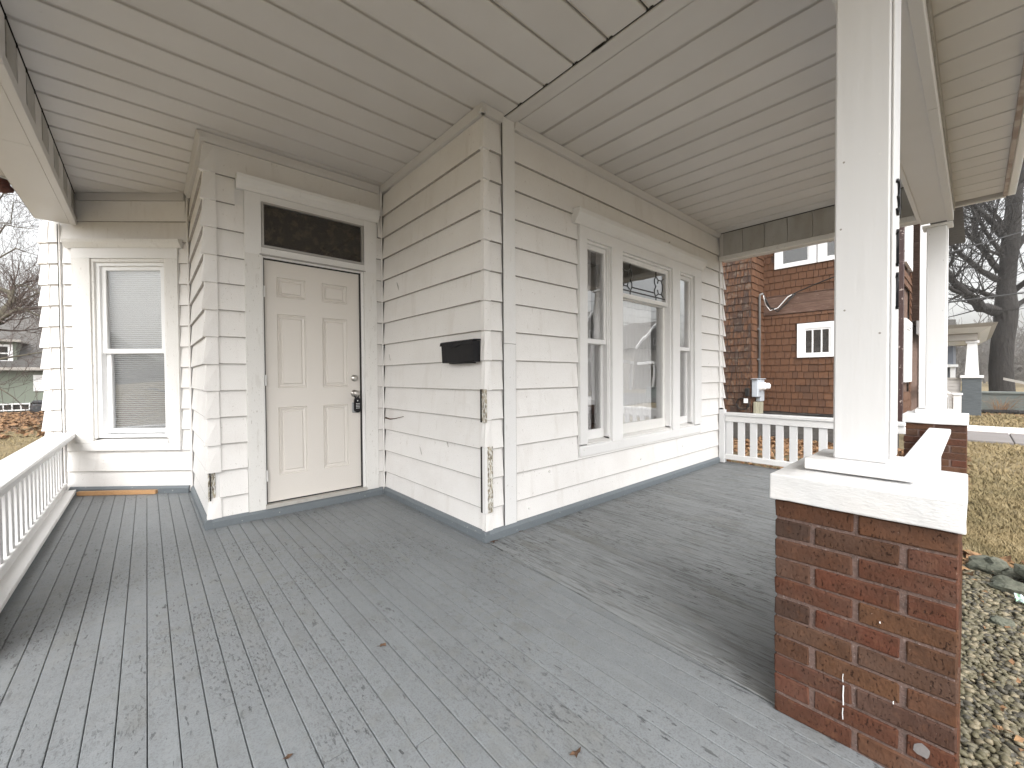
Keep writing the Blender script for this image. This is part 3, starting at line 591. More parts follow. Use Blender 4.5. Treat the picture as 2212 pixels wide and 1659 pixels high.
# eave soffits
SF = empty('eave_soffit', (0, -2.25, 2.77), kind='structure')
x = .31
while x < 4.0: vboard('y', x, x+.218, -2.40, -2.1, z=2.77, par=SF, g=.003, bead=.006); x += .218
MB().box(.3, 4.04, -2.105, -2.097, 2.755, 2.79).mk('soffit_strip', 'beamdirty', SF)
MB().cbox(.3, 4.04, -2.425, -2.40, 2.735, 2.80, .003).mk('fascia_edge', 'rustedge', SF)
MB().cbox(.3, 4.1, -2.475, -2.428, 2.75, 3.05, .004).mk('fascia_board', 'vinyl', SF)
y = -2.1
while y < 2.8: vboard('x', y, y+.218, -2.80, -2.53, z=2.77, par=SF, g=.003, bead=.006); y += .218
MB().box(-2.53, -2.503, -2.1, 3.73, 2.70, 2.80).mk('frieze_panel', 'beamdirty', SF)
MB().cbox(-2.86, -2.80, -2.4, 2.95, 2.74, 3.05, .004).mk('fascia_board', 'vinyl', SF); MB().cbox(-2.80, -2.51, 2.93, 2.95, 2.762, 3.05, .003).mk('fascia_board', 'vinyl', SF)
MB().cbox(4.055, 4.1, -2.42, -1.8, 2.74, 3.05, .004).mk('fascia_board', 'ceil', SF)
lp = empty('eave_floodlight', (-2.62, 3.12, 2.64), 'rusty brown light fixture under the eave outside the left beam', 'light')
MB().lathe((-2.60, 2.98, 2.765), (0, 0, -1), [(0, .05), (.03, .05), (.035, .02), (.04, .02)], 14).mk('mount', 'rust', lp, smooth=True)
MB().lathe((-2.60, 2.96, 2.745), (.25, .55, -.5), [(0, .02), (.03, .035), (.08, .045), (.085, .035), (.08, 0)], 14).mk('lamp_head', 'rust', lp, smooth=True)

# ------------------------------------------------------------------ brick piers, posts
def make_brick_mesh(L, W, Hh, sd_):
    rnd = random.Random(sd_); bm = bmesh.new(); bmesh.ops.create_cube(bm, size=1)
    bmesh.ops.scale(bm, vec=(L, W, Hh), verts=bm.verts)
    bmesh.ops.bevel(bm, geom=bm.edges[:], offset=.0035, segments=1, affect='EDGES')
    for v in bm.verts: v.co += Vector((rnd.uniform(-1, 1), rnd.uniform(-1, 1), rnd.uniform(-1, 1)))*.0014
    me = bpy.data.meshes.new('brick'); bm.to_mesh(me); bm.free(); me.materials.append(M['brick']); return me
BW, BL, BH = .098, .205, .0575
BMX = [make_brick_mesh(BL, BW, BH, i) for i in range(5)]; BMY = [make_brick_mesh(BW, BL, BH, 20+i) for i in range(5)]
BSX = [make_brick_mesh(.196, BW, BH, 40+i) for i in range(3)]; BSY = [make_brick_mesh(BW, .196, BH, 50+i) for i in range(3)]
PH = .4235
def pier(x0, y0, ztop, label, capz, cap_h=.092):
    cx, cy = x0+PH/2, y0+PH/2; p = empty('brick_pier', (cx, cy, GZ), label, 'pier', 'brick piers of the porch')
    g = .0055; MB().box(x0+g, x0+PH-g, y0+g, y0+PH-g, GZ-.05, ztop-.002).mk('mortar_core', 'mortar', p)
    ch = ztop/11 if ztop > .7 else .0665; k = 0; z = ztop-ch
    def put(me, x, y):
        o = bpy.data.objects.new('brick', me); COL.objects.link(o); o.parent = p
        o.location = Vector((x+random.uniform(-.0012, .0012), y+random.uniform(-.0012, .0012), z+ch/2+random.uniform(-.0012, .0012)))-ORG[p]
        o.rotation_euler = (random.choice((0, math.pi)), 0, random.uniform(-.004, .004))
    while z > GZ-.06:
        q = BL/2; e = BW/2
        if k % 2 == 0:    # two stretchers on the x faces
            for xx in (x0+e, x0+PH-e):
                put(random.choice(BMY), xx, y0+q); put(random.choice(BMY), xx, y0+PH-q)
            for yy in (y0+e, y0+PH-e): put(random.choice(BSX), cx, yy)
        else:
            for yy in (y0+e, y0+PH-e):
                put(random.choice(BMX), x0+q, yy); put(random.choice(BMX), x0+PH-q, yy)
            for xx in (x0+e, x0+PH-e): put(random.choice(BSY), xx, cy)
        z -= ch; k += 1
    bm = bmesh.new(); bmesh.ops.create_cube(bm, size=1); o_ = .018
    bmesh.ops.scale(bm, vec=(PH+2*o_, PH+.022, cap_h), verts=bm.verts); bmesh.ops.subdivide_edges(bm, edges=bm.edges[:], cuts=7, use_grid_fill=True)
    for v in bm.verts:
        rim = max(abs(v.co.x)/(PH/2), abs(v.co.y)/(PH/2))
        if v.co.z > cap_h*.4: v.co.z -= .012*max(0, rim-.72)*3*.5
        v.co += Vector((noise.noise(v.co*9+Vector((x0, 0, 0))), noise.noise(v.co*9+Vector((0, 7, 0))), noise.noise(v.co*9+Vector((0, 0, 5)))))*.004
    bmesh.ops.translate(bm, vec=(cx, cy, capz+cap_h/2), verts=bm.verts)
    V = [tuple(v.co) for v in bm.verts]; Fs = [[v.index for v in f.verts] for f in bm.faces]; bm.free()
    c_ = obj('pier_cap', V, Fs, 'cap', p); md = c_.modifiers.new('b', 'BEVEL'); md.width = .008; md.segments = 2; md.limit_method = 'ANGLE'
    return p
def post(cx, cy, z0, z1, label):
    p = empty('porch_post', (cx, cy, z0), label, 'post', 'square white posts holding the porch roof')
    MB().cbox(cx-.135, cx+.135, cy-.135, cy+.135, z0+.001, z0+.036, .003).mk('plinth', 'trim', p)
    h = .069
    MB().cbox(cx-h, cx+h, cy-h, cy+h, z0+.0365, z1, .005).mk('shaft', 'post', p)
    MB().cbox(cx-h+.004, cx+h-.004, cy-h-.009, cy-h-.0005, z0+.05, z1-.02, .003).mk('face_board', 'post', p)
    MB().cbox(cx-.10, cx+.10, cy-.11, cy+.10, z1+.0005, z1+.02, .003).mk('head_plate', 'trim', p)
    for i in range(6):
        for sy in (-.045, .045):
            zz = z0+.22+i*.3+random.uniform(-.13, .13)
            MB().lathe((cx-h+.0005, cy+sy+random.uniform(-.01, .01), zz), (-1, 0, 0), [(-.002, random.uniform(.003, .006)), (.0006, .0035), (.0008, 0)], 5).mk('nail_head', random.choice(('lip', 'peel', 'trim')), p)
    return p
PX, PY = -.16, -2.224
pr1 = pier(PX, PY, .727, 'dark red brick pier with white cap nearest the camera on the right', .7275)
CXp, CYp = PX+PH/2, PY+PH/2
p1 = post(CXp, -2.0, .826, ZB-.035, 'thick white square post on the near brick pier with house numbers')
# house numbers on the street face
def digit(pts, z, r=.004):
    MB().tube([(CXp-.01+a, -2.0-.069-.012, z+b) for a, b in pts], r, 6).mk('house_number', 'black', p1, smooth=True)
def num3(z):
    P = [(-.025, .045)]+[(.0+.026*math.cos(R(a)), .032+.026*math.sin(R(a))) for a in range(140, -91, -25)]+[(.0+.028*math.cos(R(a)), -.022+.028*math.sin(R(a))) for a in range(80, -150, -25)]
    digit(P, z)
num3(1.70); digit([(-.016, .038), (0, .056), (0, -.056), (-.014, -.056), (.014, -.056)], 1.547); digit([(-.016, .038), (0, .056), (0, -.056), (-.014, -.056), (.014, -.056)], 1.411)
P2X, P2Y = 3.935, -2.2
pr2 = pier(P2X, P2Y, .665, 'brick pier with white cap at the far end of the porch railing', .6655)
p2 = post(P2X+PH/2, -1.985, .758, ZB-.035, 'white square post on the far brick pier at the porch corner')

# ------------------------------------------------------------------ railings
def railing(name, label, axis, c, a0, a1, capw, ztop, pitch, bw, post_at=None):
    p = empty(name, (c, a0, 0) if axis == 'y' else (a0, c, 0), label, 'railing', 'white porch railings')
    def bx(nm, a_, b_, w0, w1, z0, z1, m='trim', ch=.004):
        mb = MB()
        if axis == 'y': mb.cbox(c+w0, c+w1, a_, b_, z0, z1, ch)
        else: mb.cbox(a_, b_, c+w0, c+w1, z0, z1, ch)
        return mb.mk(nm, m, p)
    bx('top_cap', a0, a1, -capw/2, capw/2, ztop-.045, ztop, 'cap', .008)
    bx('top_rail', a0, a1, -.03, .03, ztop-.12, ztop-.046)
    bx('bottom_rail', a0, a1, -.03, .03, .05, .115)
    bx('bottom_rail', a0, a1, -.045, -.031 if axis == 'y' else -.031, .035, .075) if False else None
    a = a0+pitch*.75
    while a < a1-.04:
        bx('baluster', a-bw/2, a+bw/2, -.014, .014, .1155, ztop-.1205, 'post', .002); a += pitch
    return p
rl = railing('porch_railing', 'long white railing with wide flat top along the left side of the porch', 'y', -2.385, .72, 3.76, .20, .615, .14, .06)
MB().cbox(-2.385-.0, -2.285, .70, 3.66, .03, .058, .004).mk('shoe_rail', 'trim', rl)
rf = railing('porch_railing', 'white front railing between the near pier and the far pier', 'x', -2.025, PX+PH+.003, P2X-.003, .15, .625, .14, .06)
re_ = railing('porch_railing', 'short white railing closing the far end of the porch beside the window wall', 'y', XE+.045, -1.79, -.075, .09, .665, .142, .078)
MB().cbox(XE-.0, XE+.07, -.073, -.004, .004, .70, .004).mk('end_post', 'post', re_)
MB().lathe((XE+.03, -.02, .70), (0, 0, 1), [(0, .03), (.01, .03), (.02, .012)], 8).mk('post_clip', 'black', re_)
# second brick support just out of view on the left keeps rail and beam standing
pier(-2.715, .28, .727, 'brick pier with white cap at the near end of the left railing', .7275)
post(-2.50, .49, .835, ZL-.055, 'white square post on the brick pier at the near end of the left railing')

# ------------------------------------------------------------------ small things on the porch
# paint drips and a mortar smear on the near pier, caps and stains on the siding
for y_, z0_, z1_, r_ in ((-1.986, .085, .12, .0012), (-1.987, .13, .19, .0016), (-1.986, .2, .226, .001), (-2.10, .20, .208, .0012), (-2.07, .42, .425, .0016)):
    MB().tube([(-.1625, y_, z0_), (-.1628, y_+.001, (z0_+z1_)/2), (-.1625, y_, z1_)], r_, 6).mk('paint_drip', 'vinyl', pr1)
rr = random.Random(4); Vq = [(-.1622, -2.158, .105)]+[(-.1618, -2.158+.018*math.cos(t)*rr.uniform(.8, 1.2), .105+.019*math.sin(t)*rr.uniform(.8, 1.1)) for t in [R(a) for a in range(0, 360, 30)]]
obj('mortar_smear', Vq, [(0, 1+(i+1) % 12, 1+i) for i in range(12)], 'concrete', pr1)
for a_, z_ in ((.428, .14), (.756, .246), (.654, .386), (2.0, .3), (2.9, .33)): MB().lathe(FB.p(a_, -.012, z_), (0, -1, 0), [(-.004, .011), (.0105, .010), (.011, .006), (.009, .005), (.009, 0)], 12).mk('plug_cap', 'siding', HS)
MB().tube([FA.p(1.60, -.006, .752), FA.p(1.5, -.005, .746), FA.p(1.40, -.005, .757), FA.p(1.22, -.0065, .79)], [.009, .006, .0035, .002], 6).mk('rust_crack', 'scrap', HS, smooth=True)
for a_, z_, l_ in ((.82, .869, .03), (1.75, 2.5, .02), (2.6, 2.62, .02), (.6, 1.9, .015), (3.6, 1.3, .02)): MB().tube([FB.p(a_-l_, -.008, z_-l_*.4), FB.p(a_, -.006, z_), FB.p(a_+l_*.4, -.008, z_+l_*.6)], [.003, .006, .002], 5).mk('paint_chip', 'lip', HS)
for a_, z_ in ((1.30, 1.98), (1.48, 1.32), (.5, .65), (.9, .5)): MB().tube([FA.p(a_+.03, -.008, z_+.05), FA.p(a_, -.006, z_), FA.p(a_-.02, -.008, z_-.05)], [.002, .004, .002], 5).mk('paint_chip', 'lip', HS)
mbx = empty('mailbox', (-.04, .23, 1.25), 'black metal wall mailbox on the white siding right of the door', 'mailbox')
y0, y1 = .045, .45
V = []; prof = [(0, 1.252), (-.052, 1.252), (-.056, 1.258), (-.062, 1.385), (-.055, 1.395), (0, 1.40)]
n = len(prof); V = [(a-.004, y0, z) for a, z in prof]+[(a-.004, y1, z) for a, z in prof]
obj('box_body', V, [tuple(range(n))[::-1], tuple(range(n, 2*n))]+[(i, (i+1) % n, n+(i+1) % n, n+i) for i in range(n)], 'black', mbx)
nn = 14; V = []
for i in range(nn+1):
    yy = y0-.008+(y1-y0+.016)*i/nn; sag = .028*math.exp(-((yy-.27)/.05)**2)
    for a, z in ((-.0, 1.411), (-.06, 1.408), (-.068, 1.4), (-.072, 1.378-sag*.7), (-.069, 1.378-sag*.7), (-.066, 1.398), (-.058, 1.402), (0, 1.402)): V.append((a-.004, yy, z))
Fs = [tuple(range(8))[::-1], tuple(nn*8+j for j in range(8))]
for i in range(nn):
    for j in range(8): Fs.append((i*8+j, i*8+(j+1) % 8, i*8+8+(j+1) % 8, i*8+8+j))
obj('lid', V, Fs, 'black', mbx)
MB().cbox(-.045, -.006, .09, .38, 1.243, 1.2515, .002).mk('newspaper_hook', 'black', mbx)
# board offcut lying along the back wall
lo = MB(); d_ = Vector((-2.30, 3.60, 0))-Vector((-1.72, 3.155, 0)); L_ = d_.length; d_.normalize(); nn_ = Vector((-d_.y, d_.x, 0))
q0 = Vector((-1.70, 3.165, .0)); P = []
for z in (.003, .04):
    for a, b in ((0, 0), (L_, 0), (L_, .04), (0, .04)): P.append(tuple(q0+d_*a-nn_*b*-1*-1+Vector((0, 0, z))))
lo.hexa(P).mk('wood_offcut', 'lumber', label='loose tan wooden board lying on the floor under the left window', cat='board')
# dead leaves on the floor
def leafbit(loc, s, label, m='scrap'):
    mb = MB(); n = 9; rr = random.Random(int(loc[0]*1000)); V = [(loc[0], loc[1], .008*s/.03+.001)]
    for i in range(n):
        a = 2*math.pi*i/n; r = s*(.45 if i % 2 else 1)*rr.uniform(.7, 1.1); V.append((loc[0]+r*math.cos(a), loc[1]+r*.7*math.sin(a), .002+rr.uniform(0, .014)*s/.03))
    V2 = [(x_, y_, z_+.0012) for x_, y_, z_ in V]
    Fs = [(0, 1+(i+1) % n, 1+i) for i in range(n)]+[(n+1, n+2+i, n+2+(i+1) % n) for i in range(n)]+[(1+i, 1+(i+1) % n, n+2+(i+1) % n, n+2+i) for i in range(n)]
    obj('dry_leaf', V+V2, Fs, m, label=label, cat='leaf', group='dead leaves on the porch floor')
leafbit((.03, -.05), .035, 'small tan leaf at the foot of the outer wall corner')
leafbit((-1.018, -.583), .022, 'reddish brown leaf scrap in the middle of the floor')
leafbit((-.797, -1.457), .024, 'dark curled leaf scrap near the front right of the floor')
leafbit((-1.446, -.885), .018, 'tiny dark leaf scrap near the front centre of the floor')
leafbit((.30, -.03), .02, 'dark leaf crumb against the baseboard under the window')

# ------------------------------------------------------------------ brown shingled house next door
BX = 9.3
BH_ = empty('brown_house', (13, 2, GZ), 'two storey house clad in reddish brown wood shingles with white window frames', 'house')
W1 = Frame((BX, -1.28), (0, 1), (-1, 0)); W2 = Frame((BX, 1.13), (-1, 0), (0, -1)); W3 = Frame((8.5, 1.13), (0, 1), (-1, 0)); WF = Frame((BX, -1.28), (1, 0), (0, -1))
MB().box(BX+.03, 18, -1.25, 9, .28, 6.4).mk('house_body', 'belt', BH_)
MB().box(8.53, 9.35, 1.16, 3.4, .28, 6.4).mk('house_body', 'belt', BH_)
# foundation of lapped dark boards and block
for k in range(8):
    z = GZ+k*.08; 
    W1.prof(MB(), 0.02, 2.38, [(-.02, z), (.02, z), (.012, z+.078), (-.02, z+.078)]).mk('foundation_course', 'found', BH_)
    W3.prof(MB(), 0.02, 2.2, [(-.02, z), (.02, z), (.012, z+.078), (-.02, z+.078)]).mk('foundation_course', 'found', BH_)
    W2.prof(MB(), 0.02, .8, [(-.02, z), (.02, z), (.012, z+.078), (-.02, z+.078)]).mk('foundation_course', 'found', BH_)
pieces = []
rs = random.Random(3)
def shingles(fr, a0, a1, z0, z1, m, holes=(), flip=False):
    k = 0; z = z0
    while z < z1-.02:
        a = a0-rs.uniform(0, .1)
        while a < a1:
            w_ = rs.choice((.09, .11, .13, .15, .18)); b0, b1 = max(a, a0), min(a+w_, a1)
            if b1-b0 > .02:
                mid = (b0+b1)/2
                if not any(h[0] < mid < h[1] and h[2] < z+.08 < h[3] for h in holes):
                    dz = rs.uniform(-.006, .006); zt = min(z+.165, z1+.01)
                    g = .004
                    V = [fr.p(b0+g, 0, z+dz), fr.p(b1-g, 0, z+dz), fr.p(b1-g, .022+rs.uniform(0, .006), z+dz), fr.p(b0+g, .022+rs.uniform(0, .006), z+dz), fr.p(b0+g, 0, zt), fr.p(b1-g, 0, zt), fr.p(b1-g, .006, zt), fr.p(b0+g, .006, zt)]
                    pieces.append((V, m))
            a += w_
        z += .1555; k += 1
holes1 = [(.98, 1.72, 1.5, 2.31), (.5, 2.18, 3.58, 4.75)]
shingles(W1, .14, 2.41, .30, 2.54, 'shingle', holes1); shingles(W1, .14, 2.41, 3.0, 5.2, 'shingle', holes1)
shingles(W2, .0, .8, .30, 5.2, 'shingle'); shingles(W3, .0, 1.4, .30, 5.2, 'shingledark')
HF = [(.1, 1.5, .8, 2.35), (.1, 1.5, 2.25, 3.0), (.2, 1.6, 3.2, 5.0)]
shingles(WF, .1, 1.75, .30, 5.2, 'shingle', HF)
C0 = Vector((CX, CY, CZ))
def front(v): return (Vector(v[0][2])-C0).length+(50 if v[0][2][2] > 3.75 else 0)+(30 if v[0][0][0] > BX+.05 else 0)+(30 if v[0][2][0] < 8.6 and v[0][2][1] > 1.75 else 0)+(20 if abs(v[0][2][0]-9.28) < .1 and -1.14 < v[0][2][1] < -.32 else 0)
pieces.sort(key=front)
for V, m in pieces[:298]: MB().hexa(V).mk('shingle', m, BH_)
for mm in ('shingle', 'shingledark'):
    mb = MB()
    for V, m in pieces[298:]:
        if m == mm: mb.hexa(V)
    if mb.V: mb.mk('shingle_courses', mm, BH_, kind='stuff')
for fr, a0, a1 in ((W1, .14, 1.35), (W1, 1.352, 2.405)):
    for z0, z1 in ((2.56, 2.775), (2.78, 2.985)): fr.b('belt_board', 'belt', BH_, a0, a1, 0, .026, z0, z1)
W1.b('belt_cap', 'belt', BH_, .14, 2.40, 0, .04, 2.986, 3.0)
def bwin(fr, a0, a1, z0, z1, lights, cw=.12, m='vinyl', nm='window', sillw=.06):
    c = fr.p((a0+a1)/2, 0, z0); wn = part(nm, c, BH_)
    for q in ((a0, a0+cw, z0, z1), (a1-cw, a1, z0, z1), (a0+cw, a1-cw, z1-cw, z1), (a0+cw, a1-cw, z0, z0+sillw)): fr.b('window_frame', m, wn, q[0], q[1], 0, .05, q[2], q[3])
    A0, A1, ZA, ZB_ = a0+cw, a1-cw, z0+sillw, z1-cw
    fr.b('pane', 'glass', wn, A0, A1, .012, .016, ZA, ZB_); fr.b('backing', 'dark', wn, A0, A1, .001, .006, ZA, ZB_)
    for q in ((A0, A0+.035, ZA, ZB_), (A1-.035, A1, ZA, ZB_), (A0+.035, A1-.035, ZA, ZA+.04), (A0+.035, A1-.035, ZB_-.04, ZB_)): fr.b('sash', m, wn, q[0], q[1], .01, .035, q[2], q[3])
    for i in range(1, lights): 
        a = A0+(A1-A0)*i/lights; fr.b('muntin', m, wn, a-.012, a+.012, .01, .032, ZA, ZB_)
    return wn
bwin(W1, .98, 1.71, 1.54, 2.30, 3)
bwin(W1, 1.36, 2.165, 3.61, 4.75, 1, .13); bwin(W1, .53, 1.34, 3.61, 4.75, 1, .13)
bwin(WF, .22, 1.45, .99, 2.27, 3, .14); bwin(WF, .22, 1.45, 3.38, 4.8, 2, .1)
MB().box(BX-.04, BX+.03, -1.14, -.28-.6, .28, 5.5).mk('white_panel', 'vinyl', BH_) if False else None
W1.b('corner_board', 'vinyl', BH_, .04, .15, 0, .05, .28, 5.5); W1.b('corner_board', 'maroon', BH_, -.03, .039, -.02, .055, .1, 5.5)
WF.b('corner_board', 'maroon', BH_, -.002, .09, -.01, .03, .1, 5.5)
# white pipe box, vent and wires on the corner
MB().lathe((BX-.05, -1.17, .55), (-1, 0, 0), [(0, .07), (.02, .07), (.03, .055), (.031, 0)], 16).mk('dryer_vent', 'grey', BH_)
MB().tube([(BX-.055, -1.10, 2.35), (BX-.06, -1.19, 2.32), (BX-.06, -1.2, 1.8), (BX-.06, -1.16, 1.2), (BX-.06, -1.14, .9)], .008, 5).mk('wall_wire', 'cable', BH_)
# second bay of the front: upper floor overhang with windows, porch under it
UF = Frame((11.2, -1.42), (1, 0), (0, -1))
MB().box(11.2, 13.4, -1.40, 0, 2.35, 6.4).mk('upper_bay', 'belt', BH_)
rs = random.Random(9); pieces = []; shingles(UF, 0, 2.2, 2.4, 5.2, 'shingle', [(.2, 1.8, 3.28, 5)]); mb = MB(); [mb.hexa(V) for V, m in pieces]; mb.mk('shingle_courses', 'shingle', BH_, kind='stuff')
bwin(UF, .2, 1.8, 3.3, 4.9, 3, .1)
MB().cbox(10.98, 11.12, -1.56, -1.42, GZ, 6).mk('downspout', 'vinyl', BH_)
MB().box(13.2, 13.4, -1.46, -1.3, GZ, 2.35).mk('porch_post', 'vinyl', BH_); MB().box(11.2, 13.4, -1.48, -1.36, 2.05, 2.35).mk('porch_beam', 'vinyl', BH_)
for z in (.85, .75): MB().box(11.2, 13.2, -1.45, -1.4, z, z+.06).mk('porch_rail', 'vinyl', BH_)
# roof with deep eaves
mbr = MB(); mbr.hexa([(8.3, -2.0, 5.5), (18.6, -2.0, 5.5), (18.6, 9.6, 5.5), (8.3, 9.6, 5.5), (11, 1, 7.6), (16, 1, 7.6), (16, 6, 7.6), (11, 6, 7.6)]).mk('roof', 'roof', BH_)
# eave end that shows right of the far post
ev = MB(); ev.hexa([far(1990, 560, 12.2), far(2040, 596, 12.2), far(2046, 590, 13.4), far(1995, 556, 13.4), far(1990, 470, 12.2), far(2022, 480, 12.2), far(2034, 500, 13.4), far(1995, 480, 13.4)]).mk('eave_end', 'taupe', BH_)
# meters, conduit, cables on the return face
em = empty('electric_meter_box', (8.75, 1.0, .3), 'grey twin electric meter box with a tall conduit on the brown shingle wall', 'electric meter')
MB().cbox(8.46, 8.72, .98, 1.10, .66, 1.05, .01).mk('meter_box', 'meter', em); MB().cbox(8.723, 8.98, 1.0, 1.10, .55, 1.06, .01).mk('meter_box', 'meter', em)
MB().cbox(8.42, 9.0, .97, 1.11, 1.0605, 1.075, .004).mk('box_hood', 'meter', em)
for xx, z in ((8.62, .89), (8.88, .90)): MB().lathe((xx, .985, z), (0, -1, 0), [(-.01, .085), (.03, .085), (.03, .07), (.11, .07), (.13, .05), (.131, 0)], 18).mk('meter_dial', 'vinyl', em, smooth=True)
MB().tube([(8.86, 1.07, 1.075), (8.86, 1.07, 2.93), (8.83, 1.05, 3.0), (8.86, 1.0, 3.02)], .025, 10).mk('conduit', 'conduit', em, smooth=True)
for z in (1.5, 2.2): MB().cbox(8.80, 8.92, 1.06, 1.10, z, z+.03, .004).mk('conduit_strap', 'conduit', em)
for xx, w_ in ((8.5, .09), (8.62, .1), (8.75, .06), (8.84, .14)): MB().cbox(xx, xx+w_, 1.02, 1.08, .26, .545, .006).mk('backing_board', 'oldwood', em)
gm = empty('cable_coil', (8.42, 1.4, .5), 'loop of black cable with a white tag on the brown wall left of the meters', 'cable')
MB().tube([(8.44, 1.28+.13*math.cos(t), .5+.13*math.sin(t)) for t in [R(a) for a in range(0, 375, 20)]], .012, 6).mk('coil', 'cable', gm, smooth=True)
MB().cbox(8.41, 8.44, 1.17, 1.25, .52, .62, .003).mk('tag', 'vinyl', gm); MB().cbox(8.40, 8.46, 1.14, 1.22, .68, .86, .006).mk('junction_box', 'cable', gm)
sdp = empty('service_drop', (9.2, .5, 3), 'looping service wires strung from the conduit across the brown belt boards', 'cable')
MB().tube([(8.88, 1.0, 3.0), (9.15, .98, 2.75), (9.2, .8, 2.62), (9.2, .62, 2.8), (9.2, .5, 2.98), (9.18, .1, 3.12), (9.1, -.3, 3.22), (9.0, -1.2, 3.35)], .013, 6).mk('wire', 'cable', sdp, smooth=True)
MB().tube([(8.88, 1.0, 2.98), (9.1, 1.02, 2.8), (9.18, .95, 2.66), (9.2, .8, 2.7), (9.2, .6, 2.93), (9.2, .45, 3.0)], .011, 6).mk('wire', 'vinyl', sdp, smooth=True)
MB().tube([(9.2, .45, 2.98), (9.2, .75, 2.68), (9.19, .95, 2.72), (8.9, 1.0, 3.0)], .011, 6).mk('wire', 'cable', sdp, smooth=True)
fwi = empty('foundation_cables', (9.2, 0, .3), 'black cables sagging along the foundation of the brown house', 'cable')
for j in range(3): MB().tube([(9.24-.01*j, 1.1-.25*i, .28-.05*j+.03*math.sin(i*1.3+j*2)) for i in range(9)], .011, 5).mk('wire', 'cable', fwi)

# ------------------------------------------------------------------ overhead wires
for (ua, va, da, ub, vb, db, lab) in ((1850, 602, 8.8, 2700, 350, 16, 'black overhead wire crossing the big tree at mid height'), (1850, 677, 8.8, 2700, 560, 16, 'black overhead wire crossing low in front of the tree trunk'), (2040, 463, 18, 2700, 350, 17, 'thin overhead wire crossing high in the tree just below the eave')):
    a, b = far(ua, va, da), far(ub, vb, db); n = 14
    o = MB().tube([a.lerp(b, i/n)-Vector((0, 0, .25*4*(i/n)*(1-i/n)*.3)) for i in range(n+1)], .02 if 'black' in lab else .012, 5).mk('overhead_wire', 'cable', label=lab, cat='wire')

# ------------------------------------------------------------------ grey pillared porch of the third house
TH = empty('grey_porch_house', (24, 0, GZ), 'house beyond the brown one with a slate painted brick porch pillar and white column', 'house')
x0 = 20.2
MB().cbox(x0, x0+.5, -2.40, -1.93, GZ, 1.0, .01).mk('brick_pillar', 'slate', TH); MB().cbox(x0-.05, x0+.55, -2.45, -1.88, 1.001, 1.1, .01).mk('pillar_cap', 'vinyl', TH)
MB().hexa([(x0+.08, -2.34, 1.1), (x0+.42, -2.34, 1.1), (x0+.42, -2.0, 1.1), (x0+.08, -2.0, 1.1), (x0+.12, -2.29, 2.25), (x0+.38, -2.29, 2.25), (x0+.38, -2.05, 2.25), (x0+.12, -2.05, 2.25)]).mk('column', 'vinyl', TH)
MB().cbox(x0+.08, x0+.42, -2.34, -2.0, 2.2505, 2.35, .01).mk('column_capital', 'vinyl', TH)
MB().box(x0, x0+.4, -2.3, 4, 2.352, 2.6).mk('porch_beam', 'taupe', TH); MB().box(x0+.4, x0+8, -2.3, -2.0, 2.352, 2.6).mk('porch_beam', 'taupe', TH)
MB().hexa([(x0-.4, -2.6, 2.78), (x0+9, -2.6, 2.78), (x0+9, 4, 2.78), (x0-.4, 4, 2.78), (x0-.5, -2.75, 2.9), (x0+9, -2.75, 2.9), (x0+9, 4, 2.9), (x0-.5, 4, 2.9)]).mk('porch_cornice', 'taupe', TH)
MB().hexa([(x0-.1, -2.35, 2.6), (x0+9, -2.35, 2.6), (x0+9, 4, 2.6), (x0-.1, 4, 2.6), (x0-.4, -2.6, 2.779), (x0+9, -2.6, 2.779), (x0+9, 4, 2.779), (x0-.4, 4, 2.779)]).mk('cornice_cove', 'vinyl', TH)
Wl = Frame((x0+.1, -1.9), (0, 1), (-1, 0))
for k in range(10): z = GZ+.05+k*.125; Wl.prof(MB(), 0, 6, [(-.05, z), (.02, z), (.005, z+.125), (-.05, z+.125)]).mk('lap_board', 'lap', TH)
Wl.b('wall_rail', 'taupe', TH, 0, 6, -.08, .04, .952, 1.02)
MB().box(x0+.5, x0+8, -1.2, 4, GZ, .1).mk('porch_deck', 'lap', TH)
MB().box(x0+2.5, x0+9, 1.2, 8, .1, 2.85).mk('house_body', 'lap', TH)
MB().hexa([far(1990, 722, 24), far(2065, 722, 24), far(2065, 722, 26)+Vector((1.5, 1.5, 0)), far(1990, 722, 26)+Vector((1.5, 1.5, 0)), far(1990, 690, 24), far(2065, 690, 24), far(2065, 690, 24)+Vector((1.5, 1.5, 0)), far(1990, 690, 24)+Vector((1.5, 1.5, 0))]).mk('roof_block', 'roof', TH)
# white stair rail beside the brown house porch
sr = empty('stair_railing', (17, -1.7, GZ), 'white wooden stair railing with newel post going down from the next porch', 'railing')
MB().cbox(16.93, 17.13, -1.97, -1.80, GZ, .50).mk('newel_post', 'vinyl', sr); MB().cbox(16.9, 17.16, -2.0, -1.77, .5005, .56).mk('newel_cap', 'vinyl', sr)
for dz in (0, -.13):
    MB().hexa([(17.0, -1.3, .80+dz), (17.06, -1.3, .80+dz), (17.06, -1.82, .45+dz), (17.0, -1.82, .45+dz), (17.0, -1.3, .87+dz), (17.06, -1.3, .87+dz), (17.06, -1.82, .52+dz), (17.0, -1.82, .52+dz)]).mk('hand_rail', 'vinyl', sr)
for i in range(6): yy = -1.36-.085*i; MB().cbox(17.01, 17.05, yy-.014, yy+.014, -.1-.3*(i/6), .70-.33*(i/5)).mk('baluster', 'vinyl', sr)
